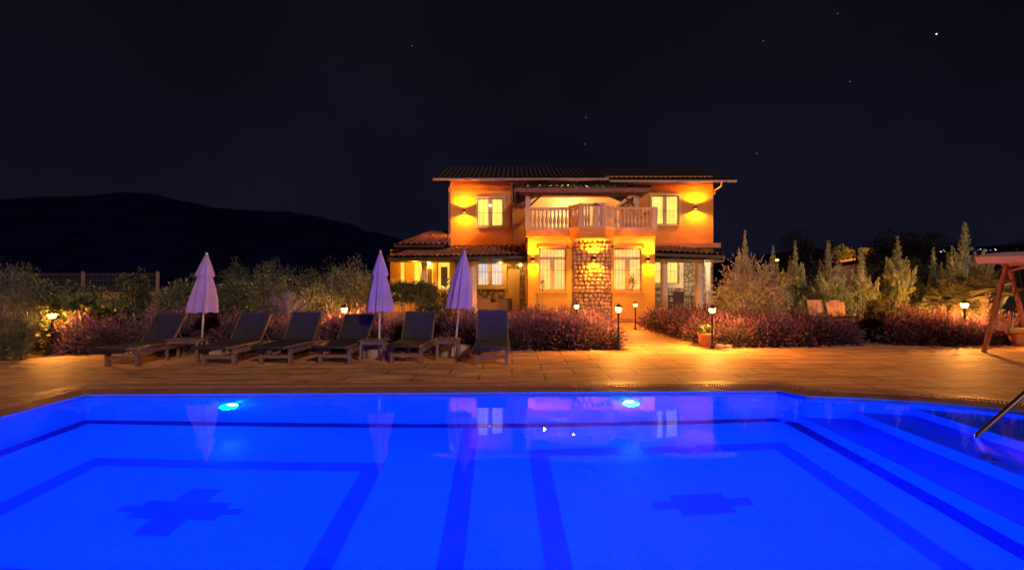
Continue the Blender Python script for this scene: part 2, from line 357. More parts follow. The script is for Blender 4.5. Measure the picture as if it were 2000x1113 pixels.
# perimeter band
band(XL+.003, XR-.2, YF-.2, YF-.003, m=3); band(XL+.003, XL+.2, YN+.2, YF-.2, m=3); band(XR-.2, XR-.004, YN+.2, YF-.2, m=3); band(XL+.003, XR-.2, YN, YN+.2, m=3)
band(-.53, -.30, YN+.2, YF-.2)                                          # lane line
def frame(x0, x1, y0, y1, w=.23):
    band(x0, x1, y1-w, y1); band(x0, x1, y0, y0+w); band(x0, x0+w, y0+w, y1-w); band(x1-w, x1, y0+w, y1-w)
frame(-4.93, -1.41, 3.98, 6.38); frame(.40, 3.83, 3.76, 6.80)
cx, cyy = -3.17, 5.19
band(cx-.16, cx+.16, cyy-.45, cyy+.45); band(cx-.42, cx-.16, cyy-.17, cyy+.17); band(cx+.16, cx+.42, cyy-.17, cyy+.17)
band(cx-.60, cx-.42, cyy-.06, cyy+.06); band(cx+.42, cx+.60, cyy-.06, cyy+.06)
cx, cyy = 2.12, 5.28
band(cx-.28, cx+.28, cyy-.20, cyy+.20); band(cx-.52, cx-.28, cyy-.07, cyy+.09); band(cx+.28, cx+.52, cyy-.07, cyy+.09)
# steps
tx = [4.5, 5.18, 5.88]; tz = [-1.22, -.82, -.42]
def clip_x(poly, x):          # keep the part with x >= given
    out = []
    for i in range(len(poly)):
        p, q = poly[i], poly[(i+1) % len(poly)]
        if p[0] >= x: out.append(p)
        if (p[0] >= x) != (q[0] >= x):
            t = (x-p[0])/(q[0]-p[0]); out.append((x, p[1]+(q[1]-p[1])*t))
    return out
for i, x in enumerate(tx):
    pl = clip_x(basin, x+.002)
    b.sheet([pr(*p) for p in pl], [], tz[i], 4)
    ys = [p[1] for p in pl if abs(p[0]-x) < .07]
    y0, y1 = min(ys), max(ys); zb = FZ if i == 0 else tz[i-1]
    b.quad(pr(x, y1, zb), pr(x, y0, zb), pr(x, y0, tz[i]), pr(x, y1, tz[i]), 1)
tag(b.build('pool_basin', [M['pool_tile'], M['pool_tile_wall'], M['pool_band'], M['pool_navy'], M['pool_tread']]), 'white tiled pool basin with blue bands, two frames and steps', 'pool', kind='structure')

b = MB(); b.sheet([pr(*p) for p in offset_poly(basin, .004)], [], WL)
tag(b.build('water', M['water']), 'still blue lit swimming pool water', 'water', kind='structure')

# coping: inner stone, slatted overflow grate, outer stone
b = MB()
n = len(P0)
for i in range(n):
    j = (i+1) % n
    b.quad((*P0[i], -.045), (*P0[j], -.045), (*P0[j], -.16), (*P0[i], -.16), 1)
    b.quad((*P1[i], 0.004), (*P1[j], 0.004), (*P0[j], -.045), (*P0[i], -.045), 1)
    b.quad((*P2[i], -.06), (*P2[j], -.06), (*P1[j], -.06), (*P1[i], -.06), 2)
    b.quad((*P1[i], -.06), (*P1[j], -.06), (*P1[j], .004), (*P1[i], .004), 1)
    b.quad((*P2[j], -.06), (*P2[i], -.06), (*P2[i], .004), (*P2[j], .004), 0)
    b.quad((*P3[i], .004), (*P3[j], .004), (*P2[j], .004), (*P2[i], .004), 0)
tag(b.build('pool_coping', [M['coping'], M['coping_in'], M['gutter_dark']]), 'terracotta stone edging round the pool', 'pool edging', kind='structure')
b = MB()
for i in range(n):
    j = (i+1) % n; a0, a1, c0, c1 = (Vector(q) for q in (P1[i], P1[j], P2[i], P2[j]))
    L_ = (a1-a0).length; k = max(1, int(L_/.042))
    if max(a0.y, a1.y) < 3: continue
    for q in range(k):
        t0, t1 = (q+.12)/k, (q+.62)/k
        p = [a0.lerp(a1, t0), a0.lerp(a1, t1), c0.lerp(c1, t1), c0.lerp(c1, t0)]
        b.prism([(v.x, v.y) for v in p], -.03, .000, bottom=False)
tag(b.build('drain_grate', M['grate']), 'slatted overflow drain grate running round the pool edge', 'drain grate')

deck_outer = [(-16, -4), (-16, 7.5), (-13, 9.9), (-10.9, 10.95), (-10.2, 11.7), (-9.2, 12.15), (-7, 12.25), (-4, 12.45), (0, 12.6), (2.72, 12.75), (3.1, 15), (3.45, 18), (3.7, 22.2),
              (5.3, 22.2), (4.95, 18.6), (5.0, 16.5), (5.05, 14.5), (5.2, 13.15), (5.6, 13.05), (8, 13.3), (9.5, 13.75), (9.8, 15.2), (10.6, 15.2), (10.3, 13.8), (11.4, 13.5), (13, 13.6), (26, 13.8), (26, -4)]
b = MB(); b.sheet(deck_outer, [P3], 0.0)
nd = len(deck_outer)
for i in range(nd):
    a, c = deck_outer[i], deck_outer[(i+1) % nd]; b.quad((*a, -.12), (*c, -.12), (*c, 0), (*a, 0))
tag(b.build('pool_deck', M['deck']), 'brown stamped concrete pool deck and path', 'deck', kind='structure')
hole = [(-15.5, -3.5), (-15.5, 7.0), (-8.5, 10.5), (11, 12), (25, 12), (25, -3.5)]
b = MB(); b.sheet([(-3000, -3000), (3000, -3000), (3000, 3000), (-3000, 3000)], [hole], -.09)
tag(b.build('ground', M['ground']), 'dark ground reaching to the hills', 'ground', kind='structure')
# planting beds (soil sheets with a soft edge)
def bed(poly, z=-.015):
    bb = MB(); bb.sheet(poly, [], z); return bb
b = MB()
b.sheet([(-16, 9.2), (-10.2, 11.7), (-9.2, 12.15), (-7, 12.25), (-4, 12.45), (0, 12.6), (2.72, 12.75), (3.1, 15), (3.45, 18), (3.7, 22.2), (-8, 22.2), (-22, 19)], [], -.02)
b.sheet([(5.3, 22.2), (4.95, 18.6), (5.0, 16.5), (5.05, 14.5), (5.2, 13.15), (5.6, 13.05), (8, 13.3), (9.5, 13.75), (9.8, 15.2), (10.6, 15.2), (10.3, 13.8), (11.4, 13.5), (26, 13.8), (26, 22), (12, 22.2)], [], -.02)
tag(b.build('garden_soil', M['soil']), 'dark planting beds between the deck and the house', 'soil', kind='structure')

# hills
def hill_mesh(ridge, Y0, seed, depth=500):
    bb = MB(); rows = 9; cols = []
    n_ = 160; x0, x1 = ridge[0][0], ridge[-1][0]
    for i in range(n_+1):
        x = x0+(x1-x0)*i/n_
        for k in range(len(ridge)-1):
            if ridge[k][0] <= x <= ridge[k+1][0]:
                t = (x-ridge[k][0])/(ridge[k+1][0]-ridge[k][0]); t = t*t*(3-2*t); y = ridge[k][1]*(1-t)+ridge[k+1][1]*t; break
        zt = PZ(y, Y0) + noise.noise(Vector((x*.03, seed, 0)))*Y0*.002 + noise.noise(Vector((x*.12, seed, 3)))*Y0*.001
        col = []
        for r in range(rows+1):
            t = r/rows; Y = Y0 - depth*(1-t); X = (x-1000)/1000*Y0
            z = -2+(zt+2)*math.sin(t*math.pi/2) + noise.noise(Vector((X*.01, Y*.01, seed)))*12*t*(1-t)*3
            col.append((X, Y, z))
        col.append((X, Y0+400, -2)); cols.append(col)
    for i in range(n_):
        for r in range(rows+1):
            bb.quad(cols[i][r], cols[i+1][r], cols[i+1][r+1], cols[i][r+1])
    return bb
hb = hill_mesh([(-600, 470), (-200, 440), (0, 420), (60, 403), (120, 396), (200, 392), (320, 386), (375, 396), (440, 412), (540, 418), (610, 422), (670, 434), (740, 460), (850, 484), (1050, 500), (1400, 520)], 1100, 2)
tag(hb.build('hills', M['hill'], smooth=True), 'black hill ridge on the left horizon', 'hill', kind='structure')
hb = hill_mesh([(1250, 540), (1420, 505), (1560, 492), (1700, 488), (1850, 484), (2000, 478), (2300, 470), (2800, 500)], 900, 7, 400)
tag(hb.build('hills', M['hill'], smooth=True), 'low dark hills behind the trees', 'hill', kind='structure')

# ------------------------------------------------------------------ pool lights
def point_light(name, loc, power, color, radius=.05, spot=None, rot=None, blend=.5, parent=None):
    d = bpy.data.lights.new(name, 'SPOT' if spot else 'POINT'); d.energy = power; d.color = color; d.shadow_soft_size = radius
    if spot: d.spot_size = spot; d.spot_blend = blend
    o = bpy.data.objects.new(name, d); COL.objects.link(o); o.location = loc
    if rot: o.rotation_euler = rot
    if parent: o.parent = parent
    return o
def pool_light(x, y, z, nx, ny, label, power):
    c = Vector(pr(x, y, z)); nrm = Vector((*pr(nx, ny), 0)).normalized()
    rt = empty('pool_light', c, math.atan2(nrm.y, nrm.x), label, 'pool light', 'underwater lamps in the pool walls')
    q = MB(); q.tube([(.002, 0, 0), (.03, 0, 0)], .10, 24); q.build('rim', M['steel'], rt)
    q = MB(); q.tube([(.031, 0, 0), (.040, 0, 0)], [.083, .072], 24); q.build('lens', M['pool_glow'], rt)
    point_light('pool_light_lamp', (.14, 0, 0), power, (0.0, .0185, 1.0), .12, spot=R(165), blend=.7, rot=(0, R(-90), 0), parent=rt)
    point_light('pool_halo_fill', (.16, 0, -.02), 4, (0.0, .55, 1.0), .03, parent=rt)  # extra light added for the cyan halo on the tiles
PWR = 4200
pool_light(-4.0, YF, -.60, 0, -1, 'underwater lamp in the far pool wall below the reclined loungers', PWR)
pool_light(2.0, YF, -.52, 0, -1, 'underwater lamp in the far pool wall below the stone pillar of the house', PWR)
for x, l in ((-4.4, 'near end'), (-1.3, 'middle'), (2.2, 'steps end')):  # unseen lamps, added to light the pool floor evenly
    pool_light(x, YN, -.6, 0, 1, 'unseen underwater lamp added in the near pool wall, '+l, PWR)

# handrail
rt = empty('handrail', (7.6, 5.9, 0), 0, 'polished steel handrail dipping into the pool over the steps', 'handrail')
q = MB()
path = [(5.14, 5.52, -.82), (5.14, 5.60, -.45), (5.14, 5.67, -.10), (5.18, 5.70, -.05), (5.30, 5.75, .0), (6.0, 5.93, .42), (6.6, 6.05, .78), (6.95, 6.12, .93), (7.25, 6.18, .95), (7.6, 6.25, .85), (7.85, 6.3, .55), (7.95, 6.32, 0)]
q.tube(path, .028, 12); q.build('rail', M['steel'], rt, True, off=rt.location)
q = MB(); q.tube([(5.14, 5.52, -.82), (5.14, 5.52, -.795)], .07, 16); q.build('flange', M['steel'], rt, False, off=rt.location); q = MB(); q.tube([(7.95, 6.32, 0.002), (7.95, 6.32, .03)], .06, 16)
q.build('flange', M['steel'], rt, False, off=rt.location)

# ------------------------------------------------------------------ the house
YM, YB, YU = 27.0, 22.7, 27.0       # main wall, bay wall
GF = .32                             # ground-floor platform height
villa = empty('villa', (3.5, 27, 0), 0, 'two-storey orange lit villa with stone pillar, balcony and tiled roofs', 'house')
VO = villa.location
def vb(q, name, m, smooth=False, parent=None): return q.build(name, m, parent or villa, smooth, off=VO)

def wall_holes(q, x0, x1, z0, z1, holes, y, th=.22, m=0, rev=None):
    """front wall at depth y (facing -Y) with rectangular openings (hx0,hx1,hz0,hz1)"""
    xs = sorted({x0, x1, *[h[0] for h in holes], *[h[1] for h in holes]}); zs = sorted({z0, z1, *[h[2] for h in holes], *[h[3] for h in holes]})
    def inh(x, z): return any(h[0] < x < h[1] and h[2] < z < h[3] for h in holes)
    for i in range(len(xs)-1):
        for j in range(len(zs)-1):
            if inh((xs[i]+xs[i+1])/2, (zs[j]+zs[j+1])/2): continue
            q.quad((xs[i], y, zs[j]), (xs[i+1], y, zs[j]), (xs[i+1], y, zs[j+1]), (xs[i], y, zs[j+1]), m)
            q.quad((xs[i+1], y+th, zs[j]), (xs[i], y+th, zs[j]), (xs[i], y+th, zs[j+1]), (xs[i+1], y+th, zs[j+1]), m)
    rv = m if rev is None else rev
    for a, c, d, e_ in holes:
        q.quad((a, y, d), (a, y+th, d), (a, y+th, e_), (a, y, e_), rv); q.quad((c, y+th, d), (c, y, d), (c, y, e_), (c, y+th, e_), rv)
        q.quad((a, y, d), (c, y, d), (c, y+th, d), (a, y+th, d), rv); q.quad((a, y+th, e_), (c, y+th, e_), (c, y, e_), (a, y, e_), rv)
    q.quad((x0, y+th, z0), (x0, y, z0), (x0, y, z1), (x0, y+th, z1), m); q.quad((x1, y, z0), (x1, y+th, z0), (x1, y+th, z1), (x1, y, z1), m)
    q.quad((x0, y, z1), (x1, y, z1), (x1, y+th, z1), (x0, y+th, z1), m)

UX0, UX1 = PX(880, YM), PX(1393, YM)       # -3.24 .. 10.61
def win_rect(xa, xb, ya, yb, Y): return (PX(xa, Y), PX(xb, Y), PZ(yb, Y), PZ(ya, Y))
wUL = win_rect(932, 983, 387, 442, YM); wUR = win_rect(1272, 1326, 382, 439, YM)
wLL = win_rect(932, 983, 502, 558, YM); wLR = win_rect(1272, 1326, 504, 554, YM)
terr = (.92, 5.68, 4.04, PZ(384, YM))
q = MB(); wall_holes(q, UX0, UX1, 3.55, 7.35, [wUL, wUR, terr], YM)
# side and back walls of the upper floor
q.box(UX0, UX0+.22, YM+.224, 35.0, 0, 7.35); q.box(UX1-.22, UX1, YM+.224, 35.0, 0, 7.35); q.box(UX0, UX1, 35.003, 35.2, 0, 7.35)
# gable triangles under the roof
for x in (UX0, UX1-.22):
    q.tri((x, YM, 7.352), (x, 35.2, 7.352), (x, 31.1, 8.62)); q.tri((x+.22, YM, 7.352), (x+.22, 35.2, 7.352), (x+.22, 31.1, 8.62))
vb(q, 'upper_wall', M['plaster'])
q = MB(); wall_holes(q, UX0, UX1, 0, 3.547, [wLL, wLR, (-.75+.35, .42, GF, 2.5)], YM, rev=0); vb(q, 'lower_wall', M['stone'])
# terrace recess behind the opening
q = MB()
q.box(.5, 6.1, 29.2, 29.3, 4.04, 6.6); q.box(.5, .6, YM+.224, 29.197, 4.04, 6.6); q.box(6.0, 6.1, YM+.224, 29.197, 4.04, 6.6); q.box(.5, 6.1, YM+.224, 29.3, 6.603, 6.7)
vb(q, 'terrace_room', M['cream_room'])
q = MB(); q.box(.5, 6.1, YM+.224, 29.3, 3.9, 4.037); vb(q, 'terrace_floor', M['coral'])
# rounded corner of the opening
for (sgn, cxx, x_) in ((1, terr[0]+.5, terr[0]), (-1, terr[1]-.28, terr[1])):
    q = MB(); r_ = .5 if sgn > 0 else .28; zc = terr[3]-r_; pts = [(cxx - sgn*r_*math.cos(t), zc + r_*math.sin(t)) for t in [R(a) for a in range(0, 91, 10)]]
    for k in range(len(pts)-1):
        q.tri((x_, YM+.003, terr[3]), (pts[k][0], YM+.003, pts[k][1]), (pts[k+1][0], YM+.003, pts[k+1][1]))
        q.quad((pts[k][0], YM+.003, pts[k][1]), (pts[k+1][0], YM+.003, pts[k+1][1]), (pts[k+1][0], YM+.2, pts[k+1][1]), (pts[k][0], YM+.2, pts[k][1]))
    vb(q, 'arch_corner', M['plaster'])
# balcony terrace doors, seen behind the balusters
q = MB(); q.box(2.0, 3.6, 29.15, 29.197, 4.04, 6.2); vb(q, 'terrace_door', M['cream'])
q = MB()
for x in (2.1, 2.85): q.box(x, x+.65, 29.13, 29.147, 4.2, 6.05)
vb(q, 'terrace_door_glass', lit_mat('lit_terrace', (1., .74, .25), (1, .6, .16), .9, z0=-9, z1=9))

# bay: projecting ground-floor room
BX0, BX1 = PX(1031, YB), PX(1279, YB)
PLX0, PLX1 = PX(1118, YB), PX(1196, YB)
wB1 = win_rect(1052, 1106, 485, 567, YB); wB2 = win_rect(1198, 1253, 485, 567, YB)
q = MB(); wall_holes(q, BX0, BX1, 0, 3.737, [wB1, wB2], YB)
q.box(BX0, BX0+.22, YB+.223, YM-.003, 0, 3.737); q.box(BX1-.22, BX1, YB+.223, YM-.003, 0, 3.737)
vb(q, 'bay_wall', M['bay_plaster'])
for w in (wB1, wB2):   # shallow surround and apron below each bay window
    a, c, d, e_ = w; q = MB()
    q.box(a-.10, a-.002, YB-.05, YB-.002, d-.05, e_+.10); q.box(c+.002, c+.10, YB-.05, YB-.002, d-.05, e_+.10)
    q.box(a-.14, c+.14, YB-.10, YB-.002, d-.12, d-.052); q.box(a-.099, c+.099, YB-.05, YB-.002, e_+.002, e_+.10)
    q.box(a-.05, c+.05, YB-.03, YB-.002, .1, d-.122)
    vb(q, 'window_surround', M['bay_plaster'])
q = MB(); q.box(BX0-.06, PLX0-.1, YB-.09, YB-.002, 0, .16); vb(q, 'plinth', M['coral']); q = MB(); q.box(PLX1+.1, BX1+.06, YB-.09, YB-.002, 0, .16); vb(q, 'plinth', M['coral'])
# stone pillar: a half-round cobbled bulge made of single stones
pc = ((PLX0+PLX1)/2, YB+.55); prad = (PLX1-PLX0)/2*1.04; bul = .80
def pil(t): # t 0..1 across
    a = R(205 + 130*t); return (pc[0]+prad/math.cos(R(25))*math.cos(a), pc[1]+(prad/math.cos(R(25)))*math.sin(a)*bul)
q = MB(); N_ = 24; pts = [pil(k/N_) for k in range(N_+1)]
q.prism([(pts[-1][0], YB-.003), (pts[0][0], YB-.003)] + pts, 0, 3.737)
vb(q, 'stone_pillar', M['mortar'])
q = MB(); rnd = random.Random(5)
row = 0; z = .05
while z < 3.55:
    hgt = rnd.uniform(.145, .20); t = rnd.uniform(-.03, .06)
    while t < .99:
        w_ = rnd.uniform(.072, .118); tc_ = t+w_/2
        if tc_ < .03: t += w_; continue
        if tc_ > .975: break
        x, y = pil(tc_); x2, y2 = pil(min(1, tc_+.01)); tan = Vector((x2-x, y2-y, 0)).normalized(); nrm = Vector((tan.y, -tan.x, 0))
        c_ = Vector((x, y, z+hgt/2+rnd.uniform(-.03, .03)))
        rw, rh, rd = w_*.98, hgt*rnd.uniform(.42, .5), rnd.uniform(.035, .07)
        i0 = len(q.v); ring = 8
        for k, (s_, dd) in enumerate(((1.0, -.02), (.94, .5), (.68, .86))):
            for j in range(ring):
                a = 2*math.pi*j/ring; ex = .92; ca = math.copysign(abs(math.cos(a))**ex, math.cos(a)); sa = math.copysign(abs(math.sin(a))**ex, math.sin(a))
                jit = 1+rnd.uniform(-.08, .08)
                p = c_ + tan*ca*rw*s_*jit + Vector((0, 0, 1))*sa*rh*s_*jit + nrm*dd*rd; q.v.append(tuple(p))
        for k in range(2):
            for j in range(ring): q.f.append((i0+k*ring+j, i0+k*ring+(j+1) % ring, i0+(k+1)*ring+(j+1) % ring, i0+(k+1)*ring+j)); q.m.append(0)
        q.f.append(tuple(i0+2*ring+j for j in range(ring))); q.m.append(0)
        t += w_
    z += hgt
vb(q, 'pillar_cobbles', M['pebble'], True)
q = MB(); pp = [pil(k/24) for k in range(25)]
for k in range(24): a, c = pp[k], pp[k+1]; q.bar((a[0], a[1]-.03, PZ(571, 22.2)), (c[0], c[1]-.03, PZ(571, 22.2)), .12, .05)
vb(q, 'pillar_band', M['mortar'])

# balcony slab with the central bulge
SX0, SX1 = PX(1027, 22.6), PX(1281, 22.6)
bulge = [(PX(1113, 22.4), 22.42), (PX(1133, 21.8), 21.72), (PX(1180, 21.8), 21.72), (PX(1199, 22.4), 22.42)]
q = MB()
q.prism([(SX0, 22.5), (bulge[0][0], 22.5)] + bulge + [(bulge[3][0], 22.5), (SX1, 22.5), (SX1, YM-.004), (SX0, YM-.004)], 3.74, 4.035)
q.prism([(bulge[0][0]+.05, 22.49)] + [(x, y+.05) for x, y in bulge] + [(bulge[3][0]-.05, 22.49)], 3.60, 3.738)
vb(q, 'balcony_slab', M['plaster'])
# balustrade: posts, rails, balusters
bal = empty('balustrade', (0, 0, 0)); bal.parent = villa
line = [(SX0+.07, 22.62), (bulge[0][0]+.03, 22.56), (bulge[1][0]+.02, 21.86), (bulge[2][0]-.02, 21.86), (bulge[3][0]-.03, 22.56), (SX1-.07, 22.62)]
zb, zt = 4.035, 5.02
q = MB()
for i in range(5):
    a, c = line[i], line[i+1]; up = .05 if 1 <= i <= 3 else 0
    q.bar((*a, zt-.04+up), (*c, zt-.04+up), .2, .09); q.bar((*a, zb+.05), (*c, zb+.05), .18, .098)
for k, p in enumerate(line):
    wd = .11 if k in (0, 5) else .075
    q.box(p[0]-wd, p[0]+wd, p[1]-wd-.01, p[1]+wd-.01, zb+.002, zt+.03+(.06 if 1 <= k <= 4 else 0))
q.box(pc[0]-.1, pc[0]+.12, 21.76, 21.94, zb+.002, zt+.10)
q.bar((SX0+.07, 22.7, zt-.04), (SX0+.07, YM-.1, zt-.04), .18, .09); q.bar((SX1-.07, 22.7, zt-.04), (SX1-.07, YM-.1, zt-.04), .18, .09)
vb(q, 'railing', M['white_paint'], parent=bal)
prof = [(.055, 0), (.055, .07), (.032, .10), (.050, .17), (.076, .28), (.072, .37), (.045, .50), (.030, .60), (.036, .64), (.028, .68), (.050, .75), (.055, .80), (.055, .87)]
q = MB(); q.lathe(prof, n=10); bproto = q.build('baluster', M['white_paint'], bal, True); first = [True]
def baluster(x, y, z, parent, sc=1.0, proto=bproto):
    if first[0]: o = proto; first[0] = False
    else: o = proto.copy(); COL.objects.link(o)
    o.parent = parent; o.location = Vector((x, y, z))-VO; o.scale = (sc, sc, sc); return o
for i, cnt in ((0, 10), (1, 4), (2, 7), (3, 4), (4, 10)):
    a, c = Vector(line[i]), Vector(line[i+1])
    for k in range(cnt):
        if i == 2 and k == 3: continue
        p = a.lerp(c, (k+1)/(cnt+1)); baluster(p.x, p.y, zb+.09, bal)
for k in range(9):
    baluster(SX0+.07, 23.0+k*.42, zb+.09, bal)

# corrugated clay tile roofs
def tiled(q, eL, eR, rL, rR, pitch=.25, rowh=.34, amp=.035, n=6):
    eL, eR, rL, rR = map(Vector, (eL, eR, rL, rR)); L_ = max((eR-eL).length, (rR-rL).length); nu = int(L_/pitch)*n
    hl = ((rL-eL).length+(rR-eR).length)/2; rows = max(2, int(hl/rowh)); nrm = (eR-eL).cross(rL-eL).normalized()
    if nrm.z < 0: nrm = -nrm
    i0 = len(q.v); W_ = nu+1
    for r in range(rows):
        for lo in (0, 1):
            t = (r+lo)/rows
            A = eL.lerp(rL, t); B = eR.lerp(rR, t); lift = .045 if lo == 0 else .0
            for i in range(nu+1):
                u = i/nu; s_ = abs(math.sin(math.pi*i/n)); q.v.append(tuple(A.lerp(B, u)+nrm*(amp*2*s_+lift)))
    for k in range(2*rows-1):
        for i in range(nu):
            a = i0+k*W_+i; q.f.append((a, a+1, a+1+W_, a+W_)); q.m.append(0)
EY = 26.25; zE = 7.0
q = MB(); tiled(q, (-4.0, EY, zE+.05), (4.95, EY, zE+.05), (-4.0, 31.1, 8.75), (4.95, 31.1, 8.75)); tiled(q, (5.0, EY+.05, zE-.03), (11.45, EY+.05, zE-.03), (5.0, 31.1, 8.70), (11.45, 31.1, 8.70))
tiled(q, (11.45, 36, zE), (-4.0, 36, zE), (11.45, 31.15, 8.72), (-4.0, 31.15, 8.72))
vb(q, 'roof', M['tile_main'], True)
q = MB()   # roof boards, verge and soffit
q.bar((-4.0, EY, zE-.02), (-4.0, 31.1, 8.68), .06, .16, (0, 0, 1)); q.bar((11.45, EY, zE-.09), (11.45, 31.1, 8.62), .06, .16, (0, 0, 1))
q.quad((-4.0, EY, zE), (11.45, EY, zE-.04), (11.45, 31.1, 8.62), (-4.0, 31.1, 8.66)); q.quad((-4.0, 36, zE-.02), (11.45, 36, zE-.02), (11.45, 31.1, 8.60), (-4.0, 31.1, 8.60))
vb(q, 'roof_boards', M['wood_dark'])
q = MB(); q.box(-4.05, 4.96, EY-.12, EY-.01, zE-.03, zE+.075); q.box(5.0, 11.52, EY-.07, EY+.03, zE-.12, zE-.015)
q.tube([(10.75, EY-.02, zE-.1), (10.78, EY+.1, zE-.3), (10.66, YM-.1, zE-.42), (10.66, YM-.06, zE-.62)], .045, 8)
q.tube([(-3.1, EY+.0, zE-.05), (-3.14, EY+.15, zE-.18), (-3.31, YM-.1, zE-.34), (-3.33, YM+.1, zE-.5), (-3.33, YM+.1, 3.7)], .04, 8)
vb(q, 'gutter', M['gutter'], False)
q = MB()   # little corbel row beneath the eaves
for i in range(92):
    x = UX0+.1+i*.15
    if x < UX1-.1: q.box(x, x+.075, YM-.06, YM-.004, zE-.18, zE-.08)
vb(q, 'eaves_trim', M['gutter'])
q = MB(); q.tube([(.02, YM-.06, 7.0), (.02, YM-.06, 3.9)], .04, 8); vb(q, 'downpipe', M['gutter'])
q = MB(); q.box(5.9, UX1+.35, YM-.14, YM-.003, PZ(484, YM), PZ(475, YM)); vb(q, 'string_course', M['coral'])

# balcony canopy roof
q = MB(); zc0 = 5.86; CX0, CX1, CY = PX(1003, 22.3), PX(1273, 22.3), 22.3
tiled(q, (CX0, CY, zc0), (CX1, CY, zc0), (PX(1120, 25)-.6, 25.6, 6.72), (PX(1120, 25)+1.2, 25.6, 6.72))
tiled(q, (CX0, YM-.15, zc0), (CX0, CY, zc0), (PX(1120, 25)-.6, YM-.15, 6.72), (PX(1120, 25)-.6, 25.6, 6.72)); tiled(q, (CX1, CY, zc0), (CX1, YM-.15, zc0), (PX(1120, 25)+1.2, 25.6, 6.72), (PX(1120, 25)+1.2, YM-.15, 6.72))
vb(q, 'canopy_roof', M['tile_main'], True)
q = MB()
q.box(CX0+.04, CX1-.04, CY+.02, CY+.10, zc0-.17, zc0-.01)
q.box(CX0+.25, CX1-.3, 22.72, 22.9, zc0-.26, zc0-.08)
q.box(CX0+.04, CX0+.12, CY+.103, YM-.15, zc0-.17, zc0-.01); q.box(CX1-.12, CX1-.04, CY+.103, YM-.15, zc0-.17, zc0-.01)
q.box(.62, .78, 22.903, YM-.1, zc0-.26, zc0-.08); q.box(5.45, 5.61, 22.903, YM-.1, zc0-.26, zc0-.08)
vb(q, 'canopy_beam', M['wood_beam'])
q = MB()
for i in range(13):
    x = CX0+.35+i*.44; xt = PX(1120, 25)+.3+(x-3.1)*.25; q.bar((x, CY+.12, zc0-.06), (xt, 25.6, 6.62), .07, .09)
for i in range(8):
    y = 22.9+i*.5; q.bar((CX0+.12, y, zc0-.06), (PX(1120, 25)-.6, max(25.0, y), 6.55), .07, .09); q.bar((CX1-.12, y, zc0-.06), (PX(1120, 25)+1.2, max(25.0, y), 6.55), .07, .09)
q.bar((.75, 22.82, zc0-.75), (1.35, 22.82, zc0-.2), .08, .08); q.bar((5.48, 22.82, zc0-.75), (4.9, 22.82, zc0-.2), .08, .08)
vb(q, 'canopy_rafters', M['wood_dark'])
q = MB(); q.box(.60, .80, 22.72, 22.9, zt+.035, zc0-.262); q.box(5.44, 5.64, 22.72, 22.9, zt+.035, zc0-.262); vb(q, 'canopy_post', M['white_paint'])

# ground-floor platform
q = MB(); q.box(-6.2, BX0-.003, 23.1, YM-.003, -.05, GF); vb(q, 'platform', M['coral']); q = MB(); q.box(BX1+.003, 11.0, 23.1, YM-.003, -.05, GF); vb(q, 'platform', M['coral'])

# left wing (glazed room) and porch roofs
WY = 25.0; WX0, WX1 = PX(762, WY), PX(889, WY)
holes = [win_rect(781, 791, 503, 566, WY), win_rect(808, 821, 503, 566, WY), win_rect(832, 846, 503, 566, WY), win_rect(854, 879, 503, 566, WY)]
q = MB(); wall_holes(q, WX0, WX1, 0, 3.35, holes, WY); q.box(WX1-.2, WX1, WY+.224, YM-.004, 0, 3.35); q.box(WX0, WX0+.2, WY+.224, 31, 0, 3.35); q.box(WX0, UX0-.004, 31.003, 31.2, 0, 3.35)
vb(q, 'wing_wall', M['bay_plaster'])
q = MB(); q.box(WX1+.004, WX1+.30, WY+.02, YM-.01, GF, 3.0); vb(q, 'stone_strip', M['stone'])
litw = lit_mat('lit_wing', (1., .66, .07), (1., .56, .06), 1.05, z0=-27, z1=-24)
for h in holes:
    f = MB(); a, c, d, e_ = h; w_ = .035
    f.box(a, a+w_, WY+.06, WY+.12, d, e_); f.box(c-w_, c, WY+.06, WY+.12, d, e_); f.box(a+w_, c-w_, WY+.06, WY+.12, e_-.06, e_); f.box(a+w_, c-w_, WY+.06, WY+.12, d, d+.06)
    fo = vb(f, 'window', M['cream'])
    p = MB(); p.box(a+.01, c-.01, WY+.155, WY+.17, d+.01, e_-.01); p.build('pane', litw, fo, off=VO)
q = MB(); a = holes[3]; q.box(a[0]+.16, a[1]-.14, WY+.128, WY+.15, a[2]+.2, a[3]-.45); q.box(holes[2][0]+.05, holes[2][1]-.08, WY+.128, WY+.15, a[2]+.2, a[3]-.55); vb(q, 'wing_door', M['grille'])
q = MB()
tiled(q, (PX(772, 24.6), 24.5, PZ(479, 24.6)), (UX0+.05, 24.5, PZ(479, 24.6)), (PX(838, 28), 28.4, PZ(452, 28)), (UX0+.05, 28.4, PZ(452, 28)))
tiled(q, (PX(772, 24.6), 31.5, PZ(479, 24.6)), (PX(772, 24.6), 24.5, PZ(479, 24.6)), (PX(838, 28), 29, PZ(452, 28)), (PX(838, 28), 28.4, PZ(452, 28)))
vb(q, 'wing_roof', M['tile'], True)
q = MB(); q.box(PX(770, 24.5), UX0, 24.4, 24.49, PZ(483, 24.5), PZ(479, 24.5)); q.box(PX(772, 24.6), PX(772, 24.6)+.08, 24.493, 31.4, PZ(483, 24.5), PZ(479, 24.5))
q.box(PX(774, 24.5), UX0, 24.55, WY-.01, 3.352, PZ(483.5, 24.5)-.02)
vb(q, 'wing_fascia', M['wood_dark'])
